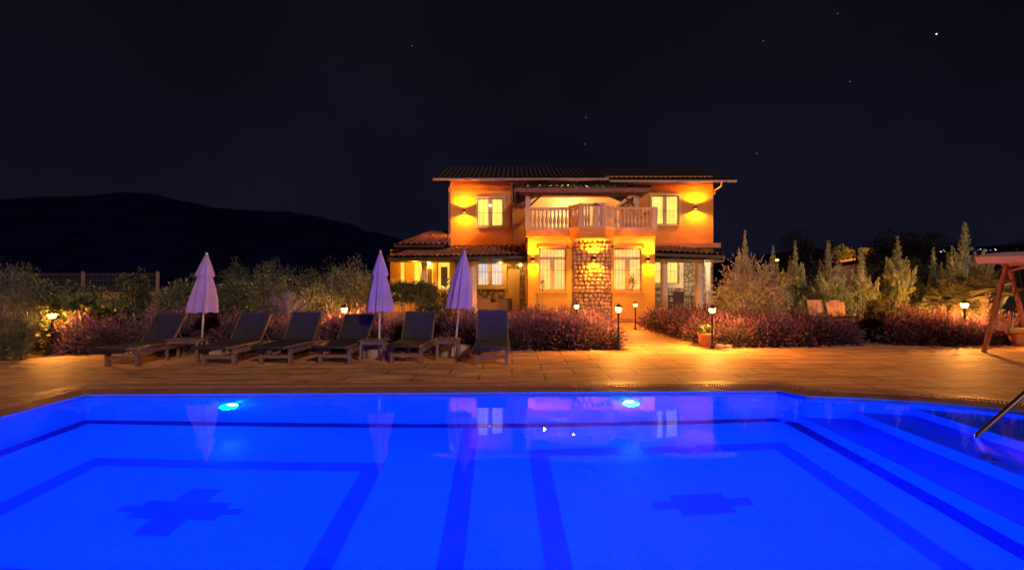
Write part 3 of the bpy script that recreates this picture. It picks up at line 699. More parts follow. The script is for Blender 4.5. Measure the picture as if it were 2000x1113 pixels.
# front porch, left: eave line drops a little towards the hip at the left end
eY = 23.3; ez = PZ(499, eY); pl0 = PX(757, eY)
q = MB(); tiled(q, (pl0, eY, ez-.10), (BX0-.05, eY, ez), (PX(800, 25), 25.0, 3.30), (BX0-.05, YM-.02 if False else 25.4, 3.52))
tiled(q, (pl0, 27, ez-.10), (pl0, eY, ez-.10), (PX(800, 25), 27, 3.30), (PX(800, 25), 25.0, 3.30))
tiled(q, (UX0, 25.4, 3.46), (BX0-.05, 25.4, 3.52), (UX0, YM-.02, 3.66), (BX0-.05, YM-.02, 3.66))
vb(q, 'porch_roof', M['tile'], True)
q = MB(); q.bar((pl0, eY-.03, ez-.19), (BX0-.05, eY-.03, ez-.09), .09, .15); q.box(pl0-.02, pl0+.06, eY+.03, 27, ez-.27, ez-.12)
q.box(pl0+.06, BX0-.05, eY+.03, YM-.01, ez-.24, ez-.20)
for i in range(14): x = pl0+.4+i*.46; q.bar((x, eY+.05, ez-.14), (x, 25.2, 3.30), .07, .08)
vb(q, 'porch_fascia', M['wood_dark'])
# porch, right, hipped at its right end
ez2 = PZ(497, 23.4); rx1 = PX(1412, 23.4)
q = MB(); tiled(q, (BX1+.05, 23.4, ez2+.10), (rx1, 23.4, ez2-.03), (BX1+.05, YM-.02, 3.62), (rx1-.9, YM-.02, 3.62)); tiled(q, (rx1, 23.4, ez2-.03), (rx1+1.2, YM+2, ez2-.03), (rx1-.9, YM-.02, 3.62), (rx1+.2, YM+2, 3.62))
vb(q, 'porch_roof', M['tile'], True)
q = MB(); q.bar((BX1+.05, 23.37, ez2), (rx1, 23.37, ez2-.12), .09, .14); q.bar((rx1, 23.37, ez2-.12), (rx1+1.2, YM+2, ez2-.12), .09, .14); q.prism([(BX1+.02, 23.45), (rx1-.03, 23.45), (rx1+.9, YM-.01), (BX1+.02, YM-.01)], ez2-.22, ez2-.19)
for i in range(12): x = BX1+.3+i*.28; q.bar((x, 23.42, ez2-.04), (x-.1, 26.2, 3.42), .06, .07)
vb(q, 'porch_fascia', M['wood_dark'])
q = MB(); q.tube([(rx1+.02, 23.3, ez2-.12), (rx1+.02, 23.4, ez2-.3), (rx1-.45, 23.6, ez2-.34)], .045, 8); vb(q, 'gutter_outlet', M['gutter'])

# columns
cproto = None
for (x, y, r_, zt_) in ((PX(923, 24), 24.0, .21, ez-.25), (PX(827, 24.2), 24.2, .14, ez-.28), (PX(1297, 24), 24.0, .17, ez2-.2), (PX(1365, 24), 24.0, .18, ez2-.23), (PX(1383, 26.4), 26.4, .16, ez2-.23)):
    q = MB(); q.lathe([(r_*1.3, GF), (r_*1.3, GF+.1), (r_*1.08, GF+.16), (r_, GF+.3), (r_*.93, zt_-.25), (r_*.95, zt_-.22), (r_*1.15, zt_-.12), (r_*1.3, zt_-.08), (r_*1.3, zt_)], (x, y, 0), 20)
    vb(q, 'column', M['column'], True)
# low white parapet with balusters at the right porch
pb = empty('parapet', (0, 0, 0)); pb.parent = villa
q = MB()
for (xa, xb, y) in ((BX1+.02, PX(1290, 24), 24.0), (PX(1372, 24)+.02, PX(1396, 24.5), 24.4)):
    q.box(xa, xb, y-.08, y+.08, 1.22, 1.32); q.box(xa, xb, y-.07, y+.07, GF+.002, GF+.1)
vb(q, 'railing', M['column'], parent=pb)
for x, y in ((BX1+.14, 24.0), (BX1+.30, 24.0), (PX(1376, 24)+.05, 24.4), (PX(1376, 24)+.21, 24.4), (PX(1376, 24)+.37, 24.4)):
    baluster(x, y, GF+.1, pb, .93)

# windows: frame, lit panes, iron grille
def window(rect, Y, m, n_bars=6, mull=True, transom=None, surround=None, lean=0.):
    a, c, d, e_ = rect; fw = .055; y0, y1 = Y+.05, Y+.11
    f = MB()
    f.box(a+.001, a+fw, y0, y1, d+.001, e_-.001); f.box(c-fw, c-.001, y0, y1, d+.001, e_-.001); f.box(a+fw, c-fw, y0, y1, e_-fw, e_-.001); f.box(a+fw, c-fw, y0, y1, d+.001, d+fw)
    zt_ = e_-fw
    if transom: f.box(a+fw, c-fw, y0-.004, y1, transom-.09, transom+.03); zt_ = transom-.09
    if mull: mw = .10; f.box((a+c)/2-mw, (a+c)/2+mw, y0-.002, y1, d+fw, zt_)
    fo = vb(f, 'window', M['cream'])
    p = MB(); p.box(a+.02, c-.02, Y+.145, Y+.16, d+.02, e_-.02); p.build('pane', m, fo, off=VO)
    g = MB(); yy = Y-.03
    for k in range(n_bars):
        x = a+(c-a)*(k+.5)/n_bars; g.tube([(x, yy, d+.03), (x, yy-.06*(1 if lean else 0), d+(e_-d)*.35), (x, yy, e_-.03)], .0075, 5)
    for z in (d+.03, d+(e_-d)*.48, e_-.03): g.tube([(a, yy, z), (c, yy, z)], .009, 5)
    g.build('grille', M['grille'], fo, off=VO)
    if surround:
        s_ = MB(); w_ = surround
        s_.box(a-w_, a-.002, Y-.05, Y-.003, d-w_, e_+w_); s_.box(c+.002, c+w_, Y-.05, Y-.003, d-w_, e_+w_); s_.box(a-.001, c+.001, Y-.05, Y-.003, e_+.002, e_+w_); s_.box(a-.001, c+.001, Y-.06, Y-.003, d-w_, d-.002)
        s_.build('surround', M['cream'], fo, off=VO)
    return fo
ly = lit_mat('lit_upper', (1.0, .72, .12), (.98, .62, .08), 1.2, amt=.36, z0=-27, z1=-24)
lb = lit_mat('lit_bay', (1.0, .50, .13), (1.0, .46, .11), 1.15, amt=.42, z0=.8, z1=3)
lcool = lit_mat('lit_kitchen', (.46, .62, .72), (.95, .72, .42), .85, amt=.3, z0=1.4, z1=2.9)
lro = lit_mat('lit_right', (1.0, .62, .12), (1.0, .52, .08), 1.2, amt=.25, z0=1, z1=3)
window(wUL, YM, ly, 6, surround=.07); window(wUR, YM, ly, 7, surround=.07, lean=1)
window(wLL, YM, lcool, 8, surround=.18); window(wLR, YM, lro, 8, surround=.22, lean=1)
window(wB1, YB, lb, 8, transom=PZ(503, YB)); window(wB2, YB, lb, 8, transom=PZ(503, YB), lean=1)
# door beside the left porch window
q = MB(); q.box(-.38, .40, YM+.1, YM+.16, GF+.01, 2.48); vb(q, 'door', M['cream'])
# ceiling lamps seen through the upper windows and on the terrace
def ceiling_lamp(x, y, z, label, r_=.09):
    o = empty('ceiling_lamp', (x, y, z), 0, label, 'ceiling lamp', 'ceiling lamps inside the villa')
    s_ = MB(); s_.lathe([(0.001, -.6*r_), (r_*.7, -.45*r_), (r_, 0), (r_*.8, .3*r_), (.02, .5*r_)], n=14); s_.build('lamp_shade', M['bulb'], o, True)
    s_ = MB(); s_.tube([(0, 0, .4*r_), (0, 0, .9*r_)], .012, 6); s_.build('stem', M['metal_white'], o)
ceiling_lamp(PX(957, YM), YM+.02, PZ(401, YM), 'bright lamp shining in the upper left window')
ceiling_lamp(PX(1281, YM), YM+.02, PZ(394, YM), 'bright lamp shining in the upper right window')
ceiling_lamp(1.75, 28.6, 4.75, 'glowing lamp behind the left balusters of the balcony', .10)
ceiling_lamp(PX(1175, 28.5), 28.6, 5.4, 'glowing lamp behind the middle balusters of the balcony', .10)
point_light('terrace_lamp', (3.3, 28.0, 6.3), 190, (1.0, .60, .22), .15)
point_light('terrace_lamp', (1.6, 25.6, 5.5), 40, (1.0, .60, .2), .1)

# ------------------------------------------------------------------ wall sconces throwing light up and down
OR = (1.0, .26, .006)
def sconce(x, y, z, label, pw=60, off=.25, rz=0):
    o = empty('wall_sconce', (x, y, z), rz, label, 'wall lamp', 'up and down wall lamps on the villa')
    s_ = MB(); s_.box(-.055, .055, -.17, 0, -.085, .085); s_.build('housing', M['black_metal'], o)
    s_ = MB(); s_.box(-.04, .04, -.11, -.02, .087, .095); s_.box(-.04, .04, -.11, -.02, -.095, -.087); s_.build('lens', M['led'], o)
    point_light('sconce_up', (0, -off, .12), pw, OR, .025, spot=R(150), rot=(R(180), 0, 0), blend=.35, parent=o)
    point_light('sconce_down', (0, -off, -.12), pw*.8, OR, .025, spot=R(150), rot=(0, 0, 0), blend=.35, parent=o)
sconce(PX(907, YM), YM, PZ(412, YM), 'wall lamp high on the upper floor left of the yellow window', 500)
sconce(PX(1358, YM), YM, PZ(405, YM), 'wall lamp high on the upper floor right of the yellow window', 500)
sconce(PX(1041, YB), YB, PZ(506, YB), 'wall lamp on the bay left of the tall window', 340)
sconce(PX(1265, YB), YB, PZ(506, YB), 'wall lamp on the bay right of the tall window', 340)
py_ = pil(.5)[1]
sconce(pc[0]+.02, py_-.05, PZ(503, 22), 'wall lamp on the middle of the cobbled stone pillar', 420, .26)

def lantern(x, y, z, label, pw=0, glow=None):
    o = empty('wall_lantern', (x, y, z), 0, label, 'wall lantern', 'glowing lanterns under the left porch')
    s_ = MB(); s_.lathe([(.03, -.11), (.06, -.08), (.085, .07)], (0, -.18, 0), 6); s_.build('glass', M['porch_bulb'], o)
    s_ = MB(); s_.lathe([(.10, .072), (.05, .13), (.008, .17)], (0, -.18, 0), 6); s_.bar((0, -.18, .13), (0, 0, .13), .02, .02); s_.box(-.03, .03, -.02, -.002, .03, .2); s_.build('bracket', M['black_metal'], o)
lantern(PX(1020, YM)-.1, YM-.003, PZ(516, YM), 'bright lantern on the stone wall beside the front door')
lantern(PX(837, WY)+.35-.3, WY-.003, PZ(514, WY), 'bright lantern on the wing between its glowing windows')
point_light('porch_lamp', (-4.6, 24.2, 2.5), 55, (1, .42, .03), .08)
point_light('porch_lamp', (-.6, 26.2, 2.6), 60, (1, .40, .05), .08)
point_light('porch_lamp', (9.3, 25.2, 2.72), 130, (1.0, .74, .42), .1)

# ------------------------------------------------------------------ sun loungers
def make_lounger(ang, label):
    o = empty('sun_lounger', (0, 0, 0), 0, label, 'sun lounger', 'sun loungers in a row by the pool')
    w = .33; hy, hz = 1.28, .40
    q = MB()
    for s_ in (-1, 1):
        q.box(s_*w-.025, s_*w+.025, -.02, hy, .355, .40)           # sling rails
        q.box(s_*(w+.035)-.02, s_*(w+.035)+.02, .22, 1.98, .245, .335)   # lower side rails
    q.box(-w+.025, w-.025, -.015, .04, .355, .395); q.box(-w+.015, w-.015, 1.9, 1.96, .25, .33); q.box(-w+.015, w-.015, 1.1, 1.15, .25, .33)
    q.build('frame', M['wood'], o)
    for s_ in (-1, 1):
        for y in (.32, 1.72):
            q = MB(); q.box(s_*(w-.025)-.032, s_*(w-.025)+.032, y-.045, y+.045, 0, .352 if y < 1 else .30); q.build('leg', M['wood'], o)
    q = MB(); q.box(-w+.055, w-.055, .30, .335, .13, .20); q.build('stretcher', M['wood'], o)
    q = MB()     # sling, sagging a little
    n_ = 10
    for i in range(n_):
        y0, y1 = -.03+(hy+.02)*i/n_, -.03+(hy+.02)*(i+1)/n_
        for j in range(6):
            x0, x1 = -w+.0+2*w*j/6, -w+2*w*(j+1)/6
            def zz(x, y): return .408-.022*(1-(x/w)**2)*math.sin(math.pi*max(0, min(1, (y+.03)/(hy+.02))))
            q.quad((x0, y0, zz(x0, y0)), (x1, y0, zz(x1, y0)), (x1, y1, zz(x1, y1)), (x0, y1, zz(x0, y1)))
    q.box(-w, w, -.045, -.03, .36, .407)
    q.build('seat_sling', M['sling'], o, True)
    ca, sa = math.cos(ang), math.sin(ang); L_ = .71
    bk = MB()
    for s_ in (-1, 1):
        bk.bar((s_*w, hy, hz), (s_*w, hy+L_*ca, hz+L_*sa), .05, .045)
    bk.bar((-w, hy+L_*ca, hz+L_*sa), (w, hy+L_*ca, hz+L_*sa), .045, .045)
    bo = bk.build('backrest', M['wood'], o)
    s_ = MB(); off = Vector((0, -sa, ca))*.026
    for i in range(8):
        t0, t1 = (L_+.02)*i/8, (L_+.02)*(i+1)/8
        for j in range(4):
            x0, x1 = -w+2*w*j/4, -w+2*w*(j+1)/4
            def P(x, t):
                sag = -.02*(1-(x/w)**2)*math.sin(math.pi*t/L_)+.0
                v = Vector((x, hy+t*ca, hz+t*sa))+off*(1+sag*30); return v
            s_.quad(P(x0, t0), P(x1, t0), P(x1, t1), P(x0, t1))
    s_.build('back_sling', M['sling'], bo, True)
    q = MB(); pm = (hy+L_*.45*ca, hz+L_*.45*sa)
    for s_ in (-1, 1): q.tube([(s_*(w-.03), pm[0], pm[1]-.01), (s_*(w-.03), pm[0]+.22, .33)], .012, 6)
    q.tube([(-w+.03, pm[0]+.22, .335), (w-.03, pm[0]+.22, .335)], .012, 6)
    q.build('strut', M['wood'], o)
    return o
# front-left leg and front-right leg on the ground, from the picture
LG = [((207, 716), (272, 714.5), 51, 'leftmost sun lounger of the row, dark sling, beside the small table'),
      ((395, 714), (462, 712.6), 52, 'second sun lounger from the left, behind the left parasol pole'),
      ((506.5, 712.6), (572, 711), 54, 'third sun lounger from the left, pale rail catching light'),
      ((622, 711.4), (687, 710), 46, 'fourth sun lounger from the left, reclined lowest, pale seat'),
      ((763, 709.5), (825, 708.2), 54, 'fifth sun lounger from the left, between two small tables'),
      ((928, 713.5), (991, 712.8), 62, 'rightmost sun lounger of the row, facing the camera squarely')]
for (a, c, ang, lab), yw in zip(LG, (-2, -2, -4, -3, -2, 1)):
    p = Vector(((a[0]-1000)*1.62/(a[1]-556.5), 1000*1.62/(a[1]-556.5))); r_ = Vector(((c[0]-1000)*1.62/(c[1]-556.5), 1000*1.62/(c[1]-556.5)))
    mid = (p+r_)/2; d = (r_-p).normalized(); yaw = R(yw); fw = Vector((-math.sin(yaw), math.cos(yaw)))
    o = make_lounger(R(ang), lab); base = mid - fw*.32; o.location = (base.x, base.y, .001); o.rotation_euler = (0, 0, yaw)

def make_table(loc, rz, label, w=.56, dpt=.52, h=.45):
    o = empty('side_table', loc, rz, label, 'side table', 'small wooden tables between the loungers')
    q = MB()
    for k in range(6):
        x0 = -w/2+k*w/6; q.box(x0+.004, x0+w/6-.004, -dpt/2, dpt/2, h-.022, h)
    q.build('tabletop', M['wood'], o)
    q = MB(); i_ = .04
    q.box(-w/2+i_, w/2-i_, -dpt/2+i_, -dpt/2+i_+.022, h-.09, h-.024); q.box(-w/2+i_, w/2-i_, dpt/2-i_-.022, dpt/2-i_, h-.09, h-.024)
    q.box(-w/2+i_, -w/2+i_+.022, -dpt/2+i_+.024, dpt/2-i_-.024, h-.09, h-.024); q.box(w/2-i_-.022, w/2-i_, -dpt/2+i_+.024, dpt/2-i_-.024, h-.09, h-.024)
    q.build('apron', M['wood'], o)
    for a in (-1, 1):
        for c in (-1, 1):
            q = MB(); x, y = a*(w/2-.045), c*(dpt/2-.045); q.box(x-.026, x+.026, y-.026, y+.026, 0, h-.0905); q.build('leg', M['wood'], o)
    return o
make_table((PX(369, 11.25), 11.2, .001), R(5), 'wooden side table right of the leftmost lounger', w=.70)
make_table((PX(730, 11.05), 11.05, .001), R(6), 'wooden side table around the middle parasol pole')
make_table((PX(876, 11.25), 11.2, .001), R(8), 'wooden side table with orange lit top beside the rightmost lounger', w=.56)

# ------------------------------------------------------------------ closed parasols
def make_parasol(base, top, zc, wtop, vent, label, seed):
    base = Vector(base); o = empty('parasol', base, 0, label, 'parasol', 'closed parasols behind the loungers')
    t = Vector(top)-base; rnd = random.Random(seed)
    q = MB(); q.tube([(0, 0, 0), t*.96], .021, 10); q.build('pole', M['metal_white'], o)
    def ax(z): return t*(z/t.z)
    ph = rnd.uniform(0, 6); ph2 = rnd.uniform(0, 6)
    def sheet_(z0, z1, r0, r1, amp, n=72, rows=16, belly=.0, nf=8, hem=.03):
        m = MB(); i0 = 0
        for k in range(rows+1):
            s_ = k/rows; z = z1+(z0-z1)*s_; r_ = r1+(r0-r1)*(s_**.9)+belly*math.sin(math.pi*s_)
            for j in range(n):
                a = 2*math.pi*j/n
                f = 1+amp*s_**.5*(math.cos(nf*a+ph)*.75+.35*math.cos((nf+5)*a+ph2+s_*1.2)+.2*math.cos(3*a+ph))
                zz = z-(hem*abs(math.cos(nf/2*a+ph/2)) if k == rows else 0)
                if k == rows: f *= .97
                c = ax(zz); m.v.append((c.x+r_*f*math.cos(a), c.y+r_*f*math.sin(a), zz))
        for k in range(rows):
            for j in range(n): m.f.append((k*n+j, k*n+(j+1) % n, (k+1)*n+(j+1) % n, (k+1)*n+j)); m.m.append(0)
        return m
    if vent:
        zv = t.z-.50
        sheet_(zc, zv+.08, wtop, wtop*.36, .24, belly=.02).build('canopy', M['canvas'], o, True)
        sheet_(zv, t.z-.02, wtop*.66, .022, .13, hem=.05).build('vent_cap', M['canvas'], o, True)
    else:
        sheet_(zc, t.z-.02, wtop, .025, .20, belly=.035, nf=10, hem=.04).build('canopy', M['canvas'], o, True)
    q = MB(); c = ax(t.z-.03); q.lathe([(.03, t.z-.05), (.032, t.z-.01), (.012, t.z+.03), (.001, t.z+.035)], (c.x, c.y, 0), 10); q.build('finial', M['metal_white'], o)
    return o
make_parasol((PX(393, 11.9), 11.9, .0), (PX(403.5, 11.9), 11.9, PZ(495, 11.9)), PZ(608, 11.9), .285, True, 'closed lilac parasol with a stepped top between the two leftmost loungers', 1)
make_parasol((PX(740, 11.2), 11.2, .0), (PX(743, 11.2), 11.2, PZ(491, 11.2)), PZ(606, 11.2), .25, True, 'closed lilac parasol with a stepped top rising through the middle side table', 2)
make_parasol((PX(887, 11.35), 11.35, .0), (PX(907, 11.35), 11.35, PZ(490, 11.35)), PZ(599, 11.35), .275, False, 'tilted smooth closed parasol next to the rightmost lounger', 3)
def base_block(x, y, kind, label, mt='concrete'):
    o = empty('parasol_weight', (x, y, .001), 0, label, 'parasol weight', 'parasol weights'); q = MB()
    if kind == 'round':
        q.lathe([(.0, 0), (.19, 0), (.20, .03), (.20, .19), (.185, .215), (.05, .22), (.05, .26), (0, .26)], n=24); q.build('weight', M[mt], o, False)
    elif kind == 'slab':
        q.box(-.33, .33, -.22, .22, 0, .075); q.build('slab', M[mt], o); q = MB(); q.lathe([(.05, .076), (.05, .2), (.03, .2)], n=12); q.build('sleeve', M['metal_white'], o)
    else:
        q.box(-.16, .16, -.15, .15, 0, .23); q.box(-.05, .05, -.05, .05, .231, .25); q.build('block', M[mt], o)
    return o
base_block(PX(396, 12.0), 12.0, 'slab', 'pale flat concrete slab under the left parasol')
base_block(PX(733, 11.35), 11.35, 'round', 'round dark parasol weight below the middle side table', 'gutter')
base_block(PX(876, 11.75), 11.75, 'round', 'pale round concrete weight below the right side table')
base_block(PX(905, 11.75), 11.75, 'block', 'pale square concrete block beside the round weight')

# ------------------------------------------------------------------ garden lamps
lamp_first = []
def garden_lamp(x, y, h, label, pw=0, sc=1.):
    if not lamp_first:
        o = empty('garden_lamp', (x, y, 0), 0, label, 'garden lamp', 'short black garden lamps along the beds')
        q = MB(); q.lathe([(.07, 0), (.07, .02), (.035, .05), (.026, .1), (.026, .84), (.04, .86), (.045, .88), (.03, .90)], n=12); q.build('post', M['black_metal'], o, True)
        q = MB(); q.lathe([(.045, .90), (.058, .92), (.085, 1.015)], n=6); q.build('glass', M['lamp_glow'], o)
        q = MB(); q.lathe([(.115, 1.016), (.118, 1.03), (.05, 1.075), (.012, 1.09), (.015, 1.11), (.002, 1.125)], n=6)
        for k in range(6):
            a = 2*math.pi*k/6; q.tube([(.047*math.cos(a), .047*math.sin(a), .90), (.089*math.cos(a), .089*math.sin(a), 1.017)], .005, 4)
        q.build('cap', M['black_metal'], o); lamp_first.append(o)
        point_light('garden_bulb', (0, 0, .975), 270, (1, .36, .05), .03, parent=o)
    else:
        o = dup(lamp_first[0], (x, y, 0), label=label)
        for c in bpy.data.objects:
            if c.parent == o and c.type == 'LIGHT': c.data = c.data.copy(); c.data.energy = pw or 270
    o.scale = (sc, sc, h/1.06)
    return o
garden_lamp(PX(102, 12.3), 12.3, .97, 'garden lamp lighting the ivy at the far left', 380, sc=1.15)
garden_lamp(PX(672, 13.9), 13.9, 1.04, 'garden lamp glowing behind the loungers', 420)
garden_lamp(PX(1126, 15.6), 15.6, 1.06, 'garden lamp sunk in lavender before the stone pillar', 350, sc=.85)
garden_lamp(PX(1208, 12.85), 12.85, 1.10, 'garden lamp at the left corner of the path', 430)
garden_lamp(PX(1241, 18.7), 18.7, .98, 'garden lamp farthest along the path by the house', 200)
garden_lamp(PX(1391, 13.1), 13.1, 1.06, 'garden lamp beside the terracotta pot', 650)
garden_lamp(PX(1884, 14.6), 14.6, 1.14, 'garden lamp in the lavender near the swing', 800, sc=1.2)

# ------------------------------------------------------------------ pots
def pot(x, y, h, r_, label, leaf=None):
    o = empty('terracotta_pot', (x, y, 0), 0, label, 'flower pot')
    q = MB(); q.lathe([(0, 0), (r_*.72, 0), (r_*.86, h*.4), (r_*.98, h*.8), (r_, h*.86), (r_*1.08, h*.88), (r_*1.08, h), (r_*.95, h), (r_*.9, h*.88), (0, h*.87)], n=24); q.build('pot', M['terracotta'], o, True)
    return o

# ------------------------------------------------------------------ foliage helpers
def leaf(q, p, d, L_, w_, rnd, bend=.15):
    d = d.normalized(); s_ = d.cross(Vector((rnd.uniform(-1, 1), rnd.uniform(-1, 1), rnd.uniform(-1, 1))))
    if s_.length < .01: return
    s_.normalize(); n_ = d.cross(s_); mid = p+d*L_*.5+n_*L_*bend*.3
    q.quad(p, mid-s_*w_*.5, p+d*L_, mid+s_*w_*.5)
def rdir(rnd):
    while True:
        v = Vector((rnd.uniform(-1, 1), rnd.uniform(-1, 1), rnd.uniform(-1, 1)))
        if .05 < v.length < 1: return v.normalized()
def leaf_crown(q, rad, n, size, seed, clumps=30, up=.2, aspect=.4, spread=.3, fill=.5, shape=None, flat=0):
    rnd = random.Random(seed); cs = []
    for k in range(clumps):
        v = rdir(rnd); r_ = rnd.uniform(fill, 1)
        c = Vector((v.x*rad[0]*r_, v.y*rad[1]*r_, rad[2]+v.z*rad[2]*r_))
        if shape: c = shape(c, rnd)
        cs.append((c, v, rnd.uniform(.6, 1.3)))
    for i in range(n):
        c, v, s_ = cs[i % clumps]; u = rdir(rnd)*rnd.random()**.5*spread*s_
        p = c+Vector((u.x*rad[0], u.y*rad[1], u.z*rad[2]))
        if p.z < .02: p.z = rnd.uniform(.02, .2)
        d = v*.5+u.normalized()*.8+Vector((0, 0, up))+rdir(rnd)*.5
        L_ = size*rnd.uniform(.6, 1.3); leaf(q, p, d, L_, L_*aspect, rnd)
    return cs
def bush(name, x, y, rad, n, size, m, label, cat='shrub', group=None, seed=1, clumps=30, flowers=0, trunk=True, z=0, **kw):
    o = empty(name, (x, y, z), 0, label, cat, group)
    q = MB(); cs = leaf_crown(q, rad, n, size, seed, clumps, **kw); q.build('foliage', M[m], o)
    if trunk:
        q = MB(); rnd = random.Random(seed+50)
        for c, v, s_ in cs[:14]:
            q.tube([(rnd.uniform(-.06, .06), rnd.uniform(-.06, .06), -.02), (c.x*.4, c.y*.4, c.z*.5), tuple(c)], [.022, .014, .006], 5)
        q.build('stem', M['bark'], o)
    if flowers:
        q = MB(); rnd = random.Random(seed+9)
        for k in range(flowers):
            c, v, s_ = cs[rnd.randrange(len(cs))]
            p = c+Vector((v.x*rad[0], v.y*rad[1], v.z*rad[2]))*.28*s_ + rdir(rnd)*.08
            for j in range(5):
                a = 2*math.pi*j/5; leaf(q, p, Vector((math.cos(a), -.5, math.sin(a))), .036, .03, rnd)
        q.build('flowers', M['petal'], o)
    return o

# lavender clumps
def make_lavender(seed, loc, label, group):
    rnd = random.Random(seed); o = empty('lavender_bush', loc, 0, label, 'lavender', group)
    q = MB(); f = MB()
    for i in range(1500):
        a = rnd.uniform(0, 2*math.pi); el = math.acos(rnd.random()**.62); el = min(el, 1.45)
        d = Vector((math.cos(a)*math.sin(el), math.sin(a)*math.sin(el), math.cos(el)))
        L_ = rnd.uniform(.42, .66)*(1-.12*el)*(1+.15*math.sin(3*a+seed)); b0 = Vector((rnd.uniform(-.16, .16), rnd.uniform(-.16, .16), 0))
        s_ = d.cross(rdir(rnd)).normalized(); w_ = .0055
        droop = Vector((0, 0, -.07*el)); p1 = b0+d*L_*.55; p2 = b0+d*L_+droop
        q.quad(b0-s_*w_, b0+s_*w_, p1+s_*w_*.8, p1-s_*w_*.8); q.quad(p1-s_*w_*.8, p1+s_*w_*.8, p2+s_*w_*.4, p2-s_*w_*.4)
        if i % 2 == 0:
            for k in range(4): leaf(q, b0+d*L_*rnd.uniform(.15, .75), d+rdir(rnd)*.9, rnd.uniform(.05, .09), .014, rnd)
        if rnd.random() < .72:
            dd = (p2-p1).normalized(); h = rnd.uniform(.05, .10)
            for k in range(2): leaf(f, p2-dd*.01, dd+rdir(rnd)*.12, h, .024, rnd)
    q.build('stems', M['lav_leaf'], o); f.build('flower_spikes', M['lav_flower'], o)
    return o
LMK = [(150, 'the far left garden lamp'), (235, 'the leftmost lounger'), (335, 'the leftmost backrest'), (395, 'the left parasol pole'), (450, 'the second lounger'), (515, 'the backrest of the second lounger'), (590, 'the third lounger'), (672, 'the glowing lamp behind the loungers'), (740, 'the middle parasol pole'), (810, 'the fifth lounger'), (893, 'the tilted parasol pole'), (963, 'the rightmost lounger'),
       (1040, 'the left wall lamp of the bay'), (1080, 'the left bay window'), (1126, 'the sunken pillar lamp'), (1165, 'the stone pillar'), (1208, 'the lamp at the left path corner'), (1241, 'the farthest path lamp'), (1297, 'the orange porch column'), (1345, 'the stone wall of the right porch'), (1391, 'the lamp by the flower pot'), (1440, 'the left half of the olive bush'), (1490, 'the spiky yucca'), (1530, 'the green agave'), (1562, 'the edge-on wooden chair'), (1608, 'the straight topped wooden chair'), (1645, 'the arched wooden chair'), (1675, 'the leaning wooden chair'), (1722, 'the yellow green shrub'), (1770, 'the second broad conifer'), (1823, 'the small conifer'), (1884, 'the lamp near the swing'), (1935, 'the fan palm'), (1985, 'the swing')]
def lav_label(x, y, g):
    p = 1000+x/y*1000; d, nm = min((abs(p-a), b_) for a, b_ in LMK); a = [a for a, b_ in LMK if b_ == nm][0]
    rel = 'beside' if d < 12 else ('just left of' if p < a else 'just right of')
    lim = (13.45, 14.1, 15.2) if g == GA or g == GB else (14.25, 14.95, 16.0)
    row = 'front row' if y < lim[0] else 'second row' if y < lim[1] else 'third row' if y < lim[2] else 'fourth row' if y < 16.5 else 'fifth row' if y < 18.3 else 'last row by the house'
    return 'purple lavender bush, '+row+', '+rel+' '+nm
GA = 'lavender behind the sun loungers'; GB = 'lavender left of the path'; GC = 'lavender right of the path'; GD = 'lavender in the bed near the swing'
LBL = {GA: 'dark purple lavender bush in the bed behind the sun loungers', GB: 'purple lavender bush between the rightmost lounger and the path',
       GC: 'reddish purple lavender bush between the path and the bed gap with the wooden chairs', GD: 'purple lavender bush in the bed between the wooden chairs and the swing'}
protos = [make_lavender(s_, (-8.0+s_*.0, 13.2, 0), LBL[GA], GA) for s_ in range(4)]
used = [0]
def lav(x, y, s_, g, zs=1.0):
    k = used[0]; rnd = random.Random(k*7+1); rz = rnd.uniform(0, 6.28); sz = (s_, s_, s_*zs*rnd.uniform(.9, 1.12))
    if k < 4: o = protos[k]; o.location = (x, y, -.02); o.rotation_euler = (0, 0, rz); o.scale = sz; o['group'] = g; o['label'] = lav_label(x, y, g)
    else: o = dup(protos[k % 4], (x, y, -.02), rz, sz, lav_label(x, y, g), g)
    used[0] += 1
rl = random.Random(3)
x = -10.6
while x < -1.0:
    lav(x, 13.05+rl.uniform(-.12, .12)-(.35 if x < -9.6 else 0), rl.uniform(1.0, 1.25), GA, 1.15)
    if rl.random() < .75: lav(x+.35, 13.85+rl.uniform(-.15, .2), rl.uniform(1.1, 1.3), GA, 1.15)
    x += rl.uniform(.62, .78)
for (x, y, s_) in [(-.75, 13.35, 1.1), (-.1, 13.6, 1.15), (.15, 13.15, 1.1), (.75, 13.25, 1.2), (1.35, 13.2, 1.2), (1.9, 13.3, 1.3), (2.35, 13.35, 1.1), (.3, 14.2, 1.3), (1.0, 14.3, 1.4), (1.7, 14.3, 1.4), (2.3, 14.5, 1.3), (.6, 15.4, 1.4), (1.4, 15.6, 1.4), (2.5, 15.7, 1.3), (2.75, 17, 1.3), (1.8, 17.4, 1.4), (.9, 17.2, 1.3), (3.0, 18.8, 1.3), (2.0, 19.2, 1.3), (.8, 19.3, 1.3)]:
    lav(x, y, s_, GB)
